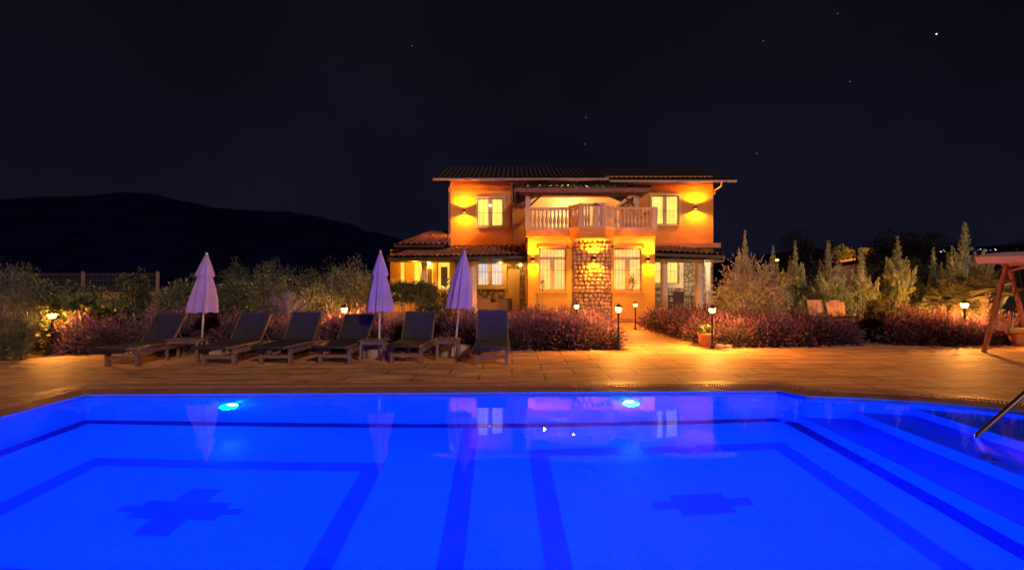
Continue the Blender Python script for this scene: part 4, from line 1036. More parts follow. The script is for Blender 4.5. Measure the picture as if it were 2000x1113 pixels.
for (x, y, s_) in [(5.55, 19.5, 1.3), (5.4, 18.2, 1.2), (5.5, 17.0, 1.3), (5.55, 15.8, 1.3), (5.6, 14.8, 1.2), (5.9, 14.2, 1.15), (6.5, 18.6, 1.4), (6.4, 17.2, 1.4), (6.3, 15.8, 1.4), (6.5, 14.8, 1.3), (6.0, 13.75, 1.0), (6.5, 13.85, 1.15), (7.05, 13.9, 1.2), (7.6, 14.0, 1.2), (8.15, 14.05, 1.2), (8.7, 14.15, 1.2), (9.15, 14.35, 1.1), (7.1, 14.9, 1.35), (7.8, 15.0, 1.3), (8.5, 15.1, 1.3), (9.2, 15.1, 1.2), (7.2, 15.9, 1.3)]:
    lav(x, y, s_, GC)
for (x, y, s_) in [(10.6, 14.6, 1.1), (10.75, 14.15, 1.15), (11.15, 14.15, 1.15), (11.65, 14.15, 1.15), (12.2, 14.1, 1.1), (12.7, 14.2, 1.1), (11.0, 15.2, 1.4), (11.8, 15.2, 1.4), (12.6, 15.3, 1.4), (13.2, 14.9, 1.3), (13.3, 14.2, 1.1), (14.1, 14.9, 1.2), (14.8, 15.0, 1.2)]:
    lav(x, y, s_, GD)

# golden conifers
def make_cypress(seed, loc, label):
    rnd = random.Random(seed); o = empty('golden_cypress', loc, 0, label, 'conifer', 'golden conifers behind the right bed')
    q = MB(); Ht = 3.0
    def plume(base, top, r_, n):
        ax = top-base; L_ = ax.length; axn = ax.normalized()
        for i in range(n):
            t = rnd.random()**.8; a = rnd.uniform(0, 6.283); s1 = axn.cross(Vector((1, .2, .1))).normalized(); s2 = axn.cross(s1)
            rr = r_*(1-t)**1.35*(.45+.55*rnd.random())*min(1, .45+t*4)
            out = s1*math.cos(a)+s2*math.sin(a); p = base+ax*t+out*rr
            k_ = 1-.65*t; leaf(q, p, out*.6*k_+axn*1.0+rdir(rnd)*.25*k_, rnd.uniform(.15, .26)*k_, .045*k_+.008, rnd)
    plume(Vector((0, 0, .1)), Vector((0, 0, Ht*.98)), .36, 900)
    # leader with feathery side sprays
    for i in range(90):
        t = rnd.uniform(.72, 1.0); a = rnd.uniform(0, 6.28); p = Vector((0, 0, Ht*t)); L_ = .30*(1.04-t)*2.0+.03
        d = Vector((math.cos(a), math.sin(a), .9)); leaf(q, p, d, L_, .03, rnd); leaf(q, p+d.normalized()*L_*.5, d+rdir(rnd)*.5, L_*.5, .025, rnd)
    for k in range(34):
        a = k*2.399+rnd.uniform(-.3, .3); hb = rnd.uniform(0, 1)**1.1; r0 = .74*(1-hb*.78)
        base = Vector((math.cos(a)*r0*.55, math.sin(a)*r0*.55, .05+hb*1.55)); top = base+Vector((math.cos(a)*r0*.75, math.sin(a)*r0*.75, rnd.uniform(.55, 1.0)))
        plume(base, top, rnd.uniform(.17, .26), 170)
    q.build('crown', M['cypress'], o)
    q = MB(); q.tube([(0, 0, -.02), (0, 0, 1.6)], [.06, .02], 8); q.build('trunk', M['bark'], o)
    return o
cyp = [(1455, 450, 19.0, .95, 'golden conifer peaking behind the round olive bush'), (1510, 480, 18.6, .9, 'golden conifer in front of the distant orange street lamp'),
       (1553, 470, 17.5, .85, 'narrow golden conifer behind the leftmost wooden chair'), (1618, 470, 17.0, 1.15, 'broad golden conifer behind the two middle wooden chairs'),
       (1683, 484, 17.5, 1.05, 'golden conifer behind the rightmost wooden chair'), (1753, 462, 17.0, 1.2, 'golden conifer behind the yellow green shrub'),
       (1823, 484, 17.5, .95, 'small golden conifer left of the fan palm'), (1884, 434, 16.4, 1.45, 'tallest golden conifer behind the fan palm')]
cps = []
for k, (x, yt, Y, ws, lab) in enumerate(cyp):
    Y += .8
    sc = (PZ(yt, Y)+.02)/3.0; loc = (PX(x, Y), Y, -.03)
    if k < 3: o = make_cypress(40+k, loc, lab); cps.append(o)
    else: o = dup(cps[k % 3], loc, label=lab)
    o.rotation_euler = (0, 0, k*1.7); o.scale = (ws, ws, sc)

bush('olive_bush', PX(1466, 15.6), 15.6, (1.02, .95, 1.22), 9000, .10, 'olive', 'large round silvery olive bush right of the house', 'olive tree', seed=11, clumps=150, spread=.24, fill=.55, up=.3, aspect=.34)
bush('yellow_shrub', PX(1722, 14.9), 14.9, (.52, .45, .62), 2600, .08, 'lime_leaf', 'yellow green shrub rising over the lavender', seed=12, clumps=40, spread=.3, aspect=.45)
bush('round_hedge_shrub', PX(1722, 19.5), 19.5, (.85, .8, 1.28), 5000, .07, 'dark_leaf', 'dark green rounded shrub left behind the yellow green shrub', seed=13, clumps=90, spread=.25, fill=.75)
bush('round_hedge_shrub', PX(1798, 19.5), 19.5, (.95, .8, 1.30), 5000, .07, 'dark_leaf', 'dark green rounded shrub left of the small golden conifer', seed=14, clumps=90, spread=.25, fill=.75)
# dim far trees
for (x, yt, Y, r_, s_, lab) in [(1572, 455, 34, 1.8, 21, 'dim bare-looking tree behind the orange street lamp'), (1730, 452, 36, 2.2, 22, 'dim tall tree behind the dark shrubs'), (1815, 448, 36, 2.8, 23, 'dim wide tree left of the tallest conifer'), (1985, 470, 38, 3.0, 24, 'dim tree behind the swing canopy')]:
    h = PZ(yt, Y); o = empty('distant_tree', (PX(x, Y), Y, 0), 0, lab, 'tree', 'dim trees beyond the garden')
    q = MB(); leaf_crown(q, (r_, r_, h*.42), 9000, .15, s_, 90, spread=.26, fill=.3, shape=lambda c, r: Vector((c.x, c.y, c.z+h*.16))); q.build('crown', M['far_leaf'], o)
    q = MB(); q.tube([(0, 0, 0), (0, 0, h*.5)], [.14, .07], 7); q.build('trunk', M['bark'], o)

# palms and spiky plants
def fan_palm(x, y, z, r_, label, seed, nf=18, trunk=True):
    rnd = random.Random(seed); o = empty('fan_palm', (x, y, 0), 0, label, 'palm', 'fan palms near the swing')
    q = MB()
    for k in range(nf):
        a = k*2.399; el = rnd.uniform(-.15, 1.25); d = Vector((math.cos(a)*math.cos(el), math.sin(a)*math.cos(el), math.sin(el)))
        st = r_*rnd.uniform(.35, .5); c = Vector((0, 0, z))+d*st; q.bar((0, 0, z), tuple(c), .014, .014)
        s_ = d.cross(Vector((0, 0, 1))).normalized(); u_ = s_.cross(d).normalized()
        for j in range(19):
            t = R(-100+200*j/18); dd = d*math.cos(t)+s_*math.sin(t)+u_*.12*abs(math.sin(t)); L_ = r_*.62*(1-.25*abs(math.sin(t/1.3)))
            e1 = c+dd.normalized()*L_*.6; e2 = c+dd.normalized()*L_+Vector((0, 0, -.08*L_)); w_ = u_*.012+s_*.006
            q.quad(c, e1-w_, e2, e1+w_)
            w2 = dd.normalized().cross(u_)*.014; q.quad(c, e1-w2, e2, e1+w2)
    q.build('fronds', M['palm'], o)
    q = MB(); 
    for k in range(7): zz = z*k/7; q.tube([(0, 0, zz), (0, 0, zz+z/7+.01)], [.13, .10], 10)
    for k in range(160):
        a = rnd.uniform(0, 6.28); zz = rnd.uniform(.05, z); leaf(q, Vector((.11*math.cos(a), .11*math.sin(a), zz)), Vector((math.cos(a), math.sin(a), 1.2)), .13, .05, rnd)
    q.build('trunk', M['bark_pale'], o)
    return o
fan_palm(PX(1922, 15.9), 15.9, 1.40, 1.0, 'fan palm with shaggy trunk just left of the swing', 31, 22)
fan_palm(PX(1868, 16.2), 16.2, 1.0, 1.0, 'lower fan palm beside the garden lamp', 32, 20)
def spiky(name, x, y, z, r_, n, m, label, cat, seed, w_=.03, leaflets=0, arch=.5):
    rnd = random.Random(seed); o = empty(name, (x, y, 0), 0, label, cat); q = MB()
    for k in range(n):
        a = k*2.399; el = R(rnd.uniform(12, 80)); L_ = r_*rnd.uniform(.8, 1.05); prev = Vector((0, 0, z)); d = Vector((math.cos(a)*math.cos(el), math.sin(a)*math.cos(el), math.sin(el)))
        s_ = d.cross(Vector((0, 0, 1))).normalized()
        for j in range(6):
            nx = prev+d*L_/6; ww = w_*(1-j/6)
            q.quad(prev-s_*ww, prev+s_*ww, nx+s_*ww*.8, nx-s_*ww*.8)
            if leaflets and j > 0:
                for g in range(leaflets):
                    t = g/leaflets; p = prev.lerp(nx, t)
                    for sg in (-1, 1): leaf(q, p, s_*sg+d*.7+Vector((0, 0, .25)), .17*(1-.5*j/6), .012, rnd)
            prev = nx; d = (d+Vector((0, 0, -arch/6))).normalized()
    q.build('leaves', M[m], o)
    if z > .05: q = MB(); q.tube([(0, 0, 0), (0, 0, z+.05)], [.12, .1], 10); q.build('trunk', M['bark'], o)
    return o
spiky('cycad', PX(562, 13.9), 13.9, .62, .88, 44, 'cycad', 'blue tinted cycad fanning out behind the third lounger', 'cycad', 5, .010, 6, .45)
spiky('yucca', PX(1497, 14.9), 14.9, .35, .72, 34, 'palm', 'spiky green yucca in front of the olive bush', 'yucca', 6, .022, 0, .2)
spiky('agave', PX(1518, 14.5), 14.5, .30, .38, 22, 'dark_leaf', 'small green agave left of the wooden chairs', 'agave', 7, .035, 0, .6)

# ------------------------------------------------------------------ left side planting
bush('conifer_shrub', -11.2, 11.2, (.80, .7, 1.06), 9000, .075, 'grey_leaf', 'dark grey conifer bush at the left edge of the photo', 'conifer', seed=61, clumps=110, spread=.3, fill=.5, up=1.2, aspect=.22)
bush('conifer_shrub', -10.75, 11.1, (.30, .3, .36), 2600, .07, 'grey_leaf', 'low dark conifer bush at the foot of the taller left edge one', 'conifer', seed=62, clumps=40, spread=.32, up=.8, aspect=.25)
bush('ivy_mound', PX(132, 13.0), 13.0, (1.05, .5, .66), 4000, .15, 'ivy', 'leafy green creeper lit by the left garden lamp', 'creeper', seed=63, clumps=60, aspect=.75, spread=.3, fill=.5, trunk=False)
bush('creeper_mound', PX(100, 14.4), 14.4, (1.15, .7, .92), 5200, .095, 'grey_leaf', 'tall tangled creeper under the wire fence', 'creeper', 'creepers on the left', seed=64, clumps=70, aspect=.6, spread=.3, flowers=50)
bush('creeper_mound', PX(172, 14.0), 14.0, (.95, .6, .66), 4200, .09, 'ivy', 'green creeper sloping down behind the left lavender', 'creeper', 'creepers on the left', seed=65, clumps=60, aspect=.7, spread=.3, flowers=25)
def small_tree(x, y, h, r_, label, seed, m='dark_leaf', n=3000, lean=.15):
    o = empty('young_tree', (x, y, 0), 0, label, 'tree'); q = MB()
    cs = leaf_crown(q, (r_, r_, h*.36), n, .075, seed, 45, spread=.32, fill=.3, shape=lambda c, r: Vector((c.x*(1.15-.4*c.z/h), c.y, c.z+h*.30)), aspect=.45); q.build('crown', M[m], o)
    q = MB(); q.tube([(.0, 0, 0), (.02, 0, h*.5), (0, 0, h*.8)], [.03, .02, .01], 7)
    for c, v, s_ in cs[:10]: q.tube([(0.01, 0, h*.35), tuple(c)], [.012, .005], 4)
    q.build('trunk', M['bark_pale'], o)
    q = MB(); q.tube([(lean, -.06, 0), (-.12, -.06, h*.92)], .018, 6); q.build('stake', M['wood_chair'], o)
    return o
small_tree(PX(262, 13.6), 13.6, PZ(537, 13.6), .42, 'young leafy tree tied to a leaning stake before the brick wall', 71)
small_tree(PX(335, 14.0), 14.0, PZ(560, 14), .38, 'young pale tree with a slanting stake left of the left parasol', 72, 'grey_leaf', 2000, .30)
# oleanders with white flowers
for k, (x, Y, rx_, top, m, lab) in enumerate([
        (350, 14.6, .70, 553, 'grey_leaf', 'white flowering oleander left of the left parasol'),
        (378, 15.2, .75, 542, 'dark_leaf', 'dark oleander right behind the left parasol canopy'),
        (440, 14.7, .80, 552, 'dark_leaf', 'white flowering oleander just right of the left parasol'),
        (502, 15.4, .95, 547, 'grey_leaf', 'white flowering oleander behind the second lounger'),
        (566, 15.3, 1.0, 548, 'grey_leaf', 'white flowering oleander behind the cycad'),
        (628, 15.0, .85, 556, 'grey_leaf', 'white flowering oleander left of the glowing lamp behind the loungers')]):
    bush('oleander', PX(x, Y), Y, (rx_, .6, PZ(top, Y)/2), 2900, .13, m, lab, 'oleander', 'oleander hedge on the left', seed=80+k, clumps=70, flowers=38, aspect=.22, up=.5, spread=.3, fill=.45)
for k, (x, Y, rx_, top, lab) in enumerate([(462, 17.5, .5, 508, 'pale olive tree top peeking just right of the left parasol'), (511, 17.8, .5, 512, 'pale olive tree top above the second lounger'), (537, 17.8, .38, 516, 'narrow pale olive tree top above the cycad'), (585, 17.5, .72, 519, 'broad pale olive tree top left of the dark tree')]):
    h = PZ(top, Y); o = empty('olive_tree', (PX(x, Y), Y, 0), 0, lab, 'olive tree', 'pale olive trees behind the oleanders'); q = MB()
    leaf_crown(q, (rx_, rx_, h*.40), 2600, .08, 90+k, 40, spread=.32, fill=.4, up=1., aspect=.22, shape=lambda c, r: Vector((c.x*(1.25-.5*c.z/h), c.y, c.z+h*.2))); q.build('crown', M['grey_leaf'], o)
    q = MB(); q.tube([(0, 0, 0), (0, 0, h*.6)], [.05, .02], 7); q.build('trunk', M['bark'], o)
bush('dark_tree', PX(690, 16.5), 16.5, (.98, .9, PZ(510, 16.5)/2), 8000, .10, 'grey_leaf', 'large dim leafy tree between the left and middle parasols', 'tree', seed=101, clumps=90, spread=.3, fill=.4, aspect=.3)
bush('dark_tree', PX(650, 19.5), 19.5, (.9, .8, PZ(515, 19.5)/2), 3500, .10, 'dark_leaf', 'dim tree behind the large leafy tree', 'tree', seed=102, clumps=50, spread=.3, fill=.4, aspect=.3)
# hedge on stems in front of the wing, lit from behind
o = empty('clipped_hedge', (PX(812, 17.5), 17.5, 0), 0, 'dark clipped hedge crown on bare stems in front of the glowing wing', 'hedge'); q = MB()
rnd = random.Random(8)
for k in range(11000):
    p = Vector((rnd.uniform(-.98, .72), rnd.uniform(-.4, .4), rnd.uniform(1.02, 1.66)+.12*rnd.random()*math.sin(k))); edge = .12*noise.noise(p*2.2)
    if p.x > .35 and p.z > 1.78-.35*(p.x): continue
    leaf(q, p+Vector((0, 0, edge)), rdir(rnd)+Vector((0, 0, .4)), rnd.uniform(.05, .10), .035, rnd)
q.build('crown', M['dark_leaf'], o); q = MB()
for k in range(26):
    x = rnd.uniform(-.9, .65); q.tube([(x+rnd.uniform(-.1, .1), rnd.uniform(-.25, .25), 0), (x, rnd.uniform(-.2, .2), 1.15)], [.016, .01], 5)
q.build('stems', M['bark_pale'], o)
q = MB()
for k in range(9):
    p = Vector((rnd.uniform(-.9, -.2), -.45, rnd.uniform(.85, 1.35)))
    for j in range(5): a = 2*math.pi*j/5; leaf(q, p, Vector((math.cos(a), -.5, math.sin(a))), .05, .04, rnd)
q.build('flowers', M['petal'], o)
bush('laurel_bush', PX(853, 15.6), 15.6, (.52, .45, PZ(552, 15.6)/2), 4200, .08, 'dark_leaf', 'rounded green laurel bush left of the tilted parasol', seed=110, clumps=60, aspect=.45, spread=.28, fill=.55)
bush('reddish_shrub', PX(925, 14.6), 14.6, (.5, .4, .5), 2200, .06, 'lav_leaf', 'loose brown shrub behind the tilted parasol pole', seed=111, clumps=40, aspect=.25)

# brick wall, fence
o = empty('garden_wall', (-13, 17, 0), 0, 'low terracotta brick garden wall below the wire fence', 'wall')
q = MB(); q.box(-10, 1.22, -.12, .12, -.1, PZ(574, 17)); q.build('wall', M['brick_wall'], o); q = MB(); q.box(-10, 1.24, -.15, .15, PZ(574, 17)+.001, PZ(574, 17)+.06); q.build('wall_cap', M['terracotta'], o)
fo = empty('wire_fence', (-13, 17.05, PZ(574, 17)+.06), 0, 'pale metal mesh fence on top of the brick wall', 'fence')
ft = PZ(530, 17.05)-(PZ(574, 17)+.06)
for x in (PX(22, 17), PX(160, 17), PX(306, 17)):
    q = MB(); q.box(x+13-.035, x+13+.035, -.035, .035, 0, ft); q.build('post', M['fence_post'], fo)
q = MB(); xa, xb = -6.0, PX(306, 17)+13
k = 0; xx = xa
while xx < xb: q.tube([(xx, 0, .04), (xx, 0, ft-.06)], .0035, 4, cap=False); xx += .06
for zf in (.05, .22, .4, .58, ft-.07): q.tube([(xa, 0, zf), (xb, 0, zf)], .005, 4)
q.build('mesh_panel', M['fence_metal'], fo)

# ------------------------------------------------------------------ edging stones
for k in range(46):
    pass
q = MB(); rnd = random.Random(77)
def stone_lump(q, c, r_):
    i0 = len(q.v); ring = 7
    prof = [(.75, -.3), (1., .15), (.7, .6), (.0, .75)]
    for (a_, z_) in prof:
        for j in range(ring):
            t = 2*math.pi*j/ring; rr = r_*a_*rnd.uniform(.8, 1.15); q.v.append((c[0]+rr*math.cos(t)*1.25, c[1]+rr*math.sin(t), c[2]+z_*r_*.8))
    for k in range(3):
        for j in range(ring): q.f.append((i0+k*ring+j, i0+k*ring+(j+1) % ring, i0+(k+1)*ring+(j+1) % ring, i0+(k+1)*ring+j)); q.m.append(0)
edge = [(5.25, 13.18), (5.6, 13.1), (8, 13.38), (9.3, 13.75)]; edge2 = [(5.03, 15.0), (5.0, 16.5), (4.98, 18.4)]; edge3 = [(10.5, 13.95), (11.4, 13.62), (13, 13.7), (15, 13.75)]; edge4 = [(-9.3, 12.25), (-7, 12.35), (-4, 12.55), (0, 12.7), (2.6, 12.85)]
for ed, cnt in ((edge, 110), (edge2, 50), (edge3, 90), (edge4, 130)):
    for k in range(cnt):
        t = rnd.random()*(len(ed)-1); i = int(t); t -= i; x = ed[i][0]*(1-t)+ed[i+1][0]*t; y = ed[i][1]*(1-t)+ed[i+1][1]*t
        stone_lump(q, (x+rnd.uniform(-.05, .05), y+rnd.uniform(-.02, .28), -.01), rnd.uniform(.018, .045))
tag(q.build('edging_pebbles', M['rock'], None, True), 'small pale pebbles strewn along the bed edges', 'pebbles', kind='stuff')
for (x, y, r_, lab) in [(5.42, 13.32, .10, 'pale rock just right of the garden lamp by the pot'), (5.62, 13.28, .075, 'smaller pale rock beside the larger one by the path corner'), (-2.6, 11.9, .11, 'pale stone lying under the fifth lounger'), (-3.75, 12.1, .09, 'pale stone lying behind the fourth lounger')]:
    q = MB(); stone_lump(q, (0, 0, .03), r_); o = q.build('rock', M['rock'], None, True); o.location = (x, y, 0); tag(o, lab, 'rock')
# plants in the pot
p_ = pot(PX(1378, 13.5), 13.5, .36, .185, 'terracotta pot with a small leafy plant left of the garden lamp')
q = MB(); leaf_crown(q, (.2, .2, .12), 500, .07, 5, 14, aspect=.5); o = q.build('plant', M['dark_leaf'], p_); o.location = (0, 0, .3)
p_ = pot(PX(1992, 13.6), 13.7, .36, .19, 'terracotta pot behind the swing seat at the right edge')

# ------------------------------------------------------------------ wooden garden chairs round a table
def garden_chair(x, y, rz, label, arch=False, w=.56, tilt=.28, h=1.13):
    o = empty('garden_chair', (x, y, 0), rz, label, 'garden chair', 'wooden chairs in the garden behind the lavender')
    q = MB(); n_ = 5
    for k in range(n_):
        x0 = -w/2+k*w/n_; u = (k+.5)/n_*2-1; top = h-(.10*u*u if arch else 0); d0 = .24; L_ = top-.4
        q.bar((x0+w/n_/2, d0, .42), (x0+w/n_/2, d0+L_*tilt, top), w/n_-.006, .022, up=(0, -1, .3))
    q.build('backrest', M['wood_chair'], o)
    q = MB()
    for k in range(5): q.box(-w/2, w/2, -.25+k*.1, -.155+k*.1, .40, .422)
    q.build('seat', M['wood_chair'], o)
    for sx_ in (-1, 1):
        q = MB(); q.bar((sx_*(w/2+.03), -.28, .62), (sx_*(w/2+.03), .36, .62), .08, .024); q.build('armrest', M['wood_chair'], o)
        for yy in (-.22, .22): q = MB(); q.box(sx_*(w/2+.03)-.025, sx_*(w/2+.03)+.025, yy-.03, yy+.03, 0, .605); q.build('leg', M['wood_chair'], o)
    return o
CY_ = 16.0
garden_chair(PX(1566, 15.8)-.15, 15.8, R(68), 'wooden garden chair seen edge-on at the left of the group', w=.5)
garden_chair(PX(1608, 16.3), 16.3, R(4), 'wooden garden chair with straight top behind the lavender', w=.52)
garden_chair(PX(1645, 16.2), 16.2, R(-4), 'wooden garden chair with arched top in the group', arch=True, w=.56)
garden_chair(PX(1667, 15.0), 15.2, R(-128), 'leaning wooden garden chair at the right of the group', w=.52)
o = empty('garden_table', (PX(1617, 15.4), 15.4, 0), 0, 'low wooden garden table among the garden chairs', 'table'); q = MB(); q.box(-.5, .5, -.35, .35, .56, .60); q.build('tabletop', M['wood_chair'], o)
for sx_ in (-1, 1):
    for sy_ in (-1, 1): q = MB(); q.box(sx_*.42-.03, sx_*.42+.03, sy_*.28-.03, sy_*.28+.03, 0, .558); q.build('leg', M['wood_chair'], o)

# ------------------------------------------------------------------ garden swing
sw = empty('garden_swing', (12.2, 12.6, 0), math.atan2(.3, .95), 'wooden garden swing seat with pink canopy at the right edge', 'garden swing')
def A_frame(yo, q):
    q.bar((-.87, yo, 0), (-.02, yo, 2.16), .09, .07, up=(0, 1, 0)); q.bar((.87, yo, 0), (.02, yo, 2.16), .09, .07, up=(0, 1, 0)); q.bar((-.26, yo-.03, 1.72), (.26, yo-.03, 1.72), .05, .07)
q = MB(); A_frame(0, q); A_frame(-1.95, q); q.bar((0, .1, 2.13), (0, -2.05, 2.13), .1, .1); q.bar((0, -.02, 1.95), (.0, -.5, 2.1), .05, .05)
q.build('frame', M['wood_swing'], sw)
q = MB()
hx, hy0 = -.05, 0
for yo in (-.22, -1.73):
    for xx in (-.32, .32): q.tube([(0, yo, 2.07), (xx, yo, .62)], .013, 6)
q.build('hanger', M['black_metal'], sw)
q = MB()
for k in range(6): q.box(-.34+k*.115, -.34+k*.115+.1, -1.75, -.2, .47, .495)
q.box(-.36, .36, -.2, -.14, .43, .47); q.box(-.36, .36, -1.81, -1.75, .43, .47)
for k in range(5): q.bar((.36+k*.035, -1.75, .58+k*.11), (.36+k*.035, -.2, .58+k*.11), .02, .09)
q.build('seat', M['wood_swing'], sw)
q = MB(); q.box(-.33, .33, -1.73, -.22, .497, .58); q.build('cushion', M['cushion'], sw)
# canopy of stretched fabric with a short valance
q = MB(); nx_, ny_ = 14, 14
def cz_(u, v): return 2.30+.12*math.cos(math.pi*(u-.5))-.02*math.sin(math.pi*v)*abs(math.sin(2*math.pi*v))+.012*math.sin(9*v)
for i in range(nx_):
    for j in range(ny_):
        u0, u1, v0, v1 = i/nx_, (i+1)/nx_, j/ny_, (j+1)/ny_
        def P(u, v): return (-.82+1.64*u, .22-2.4*v, cz_(u, v))
        q.quad(P(u0, v0), P(u1, v0), P(u1, v1), P(u0, v1))
for i in range(nx_):
    u0, u1 = i/nx_, (i+1)/nx_
    for v, oy in ((0, .0), (1, 0)):
        a, c = P(u0, v), P(u1, v); q.quad(a, c, (c[0], c[1]+.03, 2.13), (a[0], a[1]+.03, 2.13))
for j in range(ny_):
    v0, v1 = j/ny_, (j+1)/ny_
    for u, ox in ((0, .09), (1, -.09)):
        a, c = P(u, v0), P(u, v1); q.quad(a, c, (c[0]+ox, c[1], 2.14+.01*math.sin(j*1.7+1)), (a[0]+ox, a[1], 2.14+.01*math.sin(j*1.7)))
q.build('canopy', M['canopy_fabric'], sw, True)

# ------------------------------------------------------------------ porch furniture
def armchair(x, y, rz, label, w=.9, back=.85):
    o = empty('wicker_sofa', (x, y, GF), rz, label, 'wicker sofa', 'wicker seats under the left porch')
    q = MB(); q.box(-w/2, w/2, -.38, .38, .08, .40); q.build('base', M['wicker'], o)
    q = MB(); q.box(-w/2, w/2, .28, .40, .402, back); q.build('backrest', M['wicker'], o)
    for s_ in (-1, 1): q = MB(); q.box(s_*(w/2-.055)-.055, s_*(w/2-.055)+.055, -.38, .277, .402, .64); q.build('armrest', M['wicker'], o)
    q = MB(); q.box(-w/2+.12, w/2-.12, -.37, .27, .405, .52); q.build('cushion', M['cushion'], o)
    return o
armchair(PX(985, 24.8), 24.8, R(90), 'wicker armchair with pale cushion beside the porch lantern', .8, .92)
armchair(PX(942, 24.6), 24.6, R(-90), 'wicker armchair under the blue tinted porch window', .8, .80)
o = empty('wicker_table', (PX(964, 24.7), 24.7, GF), 0, 'low wicker table between the two wicker armchairs', 'coffee table'); q = MB(); q.box(-.25, .25, -.4, .4, .1, .42); q.build('base', M['wicker'], o); q = MB(); q.box(-.28, .28, -.43, .43, .422, .45); q.build('tabletop', M['wood_chair'], o)
def dining_chair(x, y, rz, label):
    o = empty('dining_chair', (x, y, GF), rz, label, 'dining chair', 'dark woven chairs under the right porch')
    q = MB(); q.box(-.25, .25, -.24, .24, .40, .45); q.build('seat', M['rattan_dark'], o)
    q = MB(); q.bar((0, .22, .452), (0, .30, .98), .5, .04, up=(0, 1, 0)); q.build('backrest', M['rattan_dark'], o)
    for a in (-1, 1):
        for c in (-1, 1): q = MB(); q.box(a*.22-.02, a*.22+.02, c*.21-.02, c*.21+.02, 0, .398); q.build('leg', M['rattan_dark'], o)
    return o
dining_chair(PX(1322, 24.8), 24.8, R(180), 'dark woven dining chair seen from behind on the right porch')
dining_chair(PX(1306, 25.6), 25.6, R(90), 'dark woven dining chair beside the orange porch column')
o = empty('dining_table', (PX(1330, 25.8), 25.8, GF), 0, 'dark dining table on the right porch', 'dining table'); q = MB(); q.box(-.55, .75, -.45, .45, .70, .745); q.build('tabletop', M['rattan_dark'], o)
for a in (-.48, .68):
    for c in (-.38, .38): q = MB(); q.box(a-.03, a+.03, c-.03, c+.03, 0, .698); q.build('leg', M['rattan_dark'], o)

# plants on window sills and in the bay
for (x, Y, z0, w_, h_, n_, lab) in [(1234, YB-.2, PZ(568, YB), .26, .85, 420, 'leafy house plant in front of the right bay window'), (1060, YB-.2, PZ(568, YB), .16, .70, 150, 'thin climbing plant in front of the left bay window')]:
    o = empty('window_plant', (PX(x, Y), Y, z0-.02), 0, lab, 'plant'); q = MB(); leaf_crown(q, (w_, .1, h_/2), n_, .06, 7, 24, spread=.35, fill=.1, aspect=.45); q.build('leaves', M['dark_leaf'], o)
    q = MB()
    for k in range(5): q.tube([(0, 0, 0), (rl.uniform(-w_, w_)*.7, 0, h_*rl.uniform(.5, .95))], .006, 4)
    q.build('stem', M['bark'], o)

# ------------------------------------------------------------------ far street lamp, lit house and town lights
o = empty('street_lamp', (PX(1513, 55), 55, 0), 0, 'distant orange street lamp between the conifers', 'street lamp')
zl = PZ(508, 55); q = MB(); q.tube([(0, 0, 0), (0, 0, zl+.1)], [.07, .05], 8); q.bar((0, 0, zl+.1), (0, -.5, zl+.1), .05, .05); q.build('pole', M['black_metal'], o)
q = MB(); q.lathe([(.0, -.12), (.14, -.08), (.16, 0), (.06, .08), (0, .09)], (0, -.5, zl), 12); q.build('lamp_head', M['far_glow'], o, True)
HX, HY = PX(1640, 75), 75
o = empty('distant_house', (HX, HY, 0), 0, 'distant house with a lit terrace roof behind the conifers', 'house')
z1 = PZ(508, 75)
q = MB(); q.box(-5.5, 4.5, 0, 8, 0, z1-.4); q.build('wall', M['wood_dark'], o)
q = MB(); q.prism([(-6, -.6), (5, -.6), (5, 8.6), (-6, 8.6)], z1-.4, z1-.2); q.build('roof', M['tile'], o)
q = MB(); q.bar((-1.5, -2.2, z1-.3), (4.6, -1.2, z1+.5), .25, .2); q.build('beam', M['coral'], o)
point_light('distant_house_lamp', (HX+1.2, HY-4, z1+.8), 900, (1, .36, .06), .1)
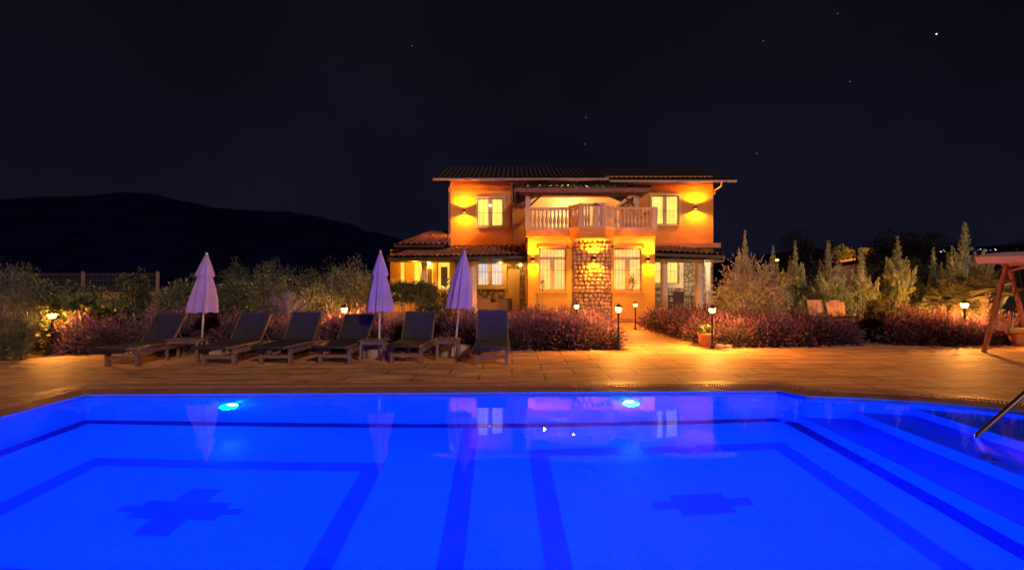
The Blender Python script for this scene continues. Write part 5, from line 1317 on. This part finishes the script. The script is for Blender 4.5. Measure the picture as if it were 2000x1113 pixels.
for (dx, zc_, r_, lab, s_) in [(-.4, z1+.9, 1.5, 'orange lit tree crown left above the distant house', 5), (2.9, z1+.9, 1.2, 'orange lit tree crown right above the distant house', 6)]:
    o = empty('lit_tree', (HX+dx, HY-1, 0), 0, lab, 'tree', 'orange lit trees by the distant house'); q = MB(); leaf_crown(q, (r_, r_*.6, r_*.7), 900, .3, s_, 24, spread=.4, fill=.3, aspect=.5, shape=lambda c, r: Vector((c.x, c.y, c.z+zc_-r_*.7))); q.build('crown', M['lime_leaf'], o)
    q = MB(); q.tube([(0, 0, 0), (0, 0, zc_)], [.15, .08], 6); q.build('trunk', M['bark'], o)
o = empty('utility_pole', (PX(1583, 60), 60, 0), 0, 'thin pale pole left of the distant lit house', 'pole'); q = MB(); q.tube([(0, 0, 0), (0, 0, PZ(490, 60))], .07, 8); q.build('pole', M['metal_white'], o)
q = MB(); rnd = random.Random(4)
for k in range(26):
    x = rnd.choice([rnd.uniform(1832, 1850), rnd.uniform(1890, 1990), rnd.uniform(1832, 1846)]); Yt = 560; y = 490+rnd.uniform(-2, 2)+(x-1840)*-.02; s_ = rnd.uniform(.25, .6)
    q.box(PX(x, Yt)-s_, PX(x, Yt)+s_, Yt-.2, Yt, PZ(y, Yt)-s_*.6, PZ(y, Yt)+s_*.6)
tag(q.build('town_lights', M['town_glow']), 'tiny white lights of a far town at the foot of the hills', 'town lights', kind='stuff')

# stars
def star(x, y, r_, m, lab, grp=None):
    D = 4000; r_ *= .75; q = MB(); q.lathe([(0, -r_), (r_*.7, -r_*.7), (r_, 0), (r_*.7, r_*.7), (0, r_)], n=8); o = q.build('star', M[m], None, True); o.location = (PX(x, D), D, PZ(y, D)); tag(o, lab, 'star', grp)
star(1829, 67, 7.0, 'star_glow', 'single bright star high in the right of the sky')
for (x, y, lab) in [(1491, 80, 'faint star left of the bright star'), (805, 90, 'faint star alone in the left half of the sky'), (1636, 27, 'faint star near the top edge'), (1142, 282, 'faint star nearest above the roof ridge'), (1478, 300, 'faint star low, right of the roof'), (1660, 160, 'faint star below left of the bright star'), (1144, 230, 'faint star second above the roof ridge')]:
    star(x, y, 4.5, 'faint_star', lab, 'faint stars')
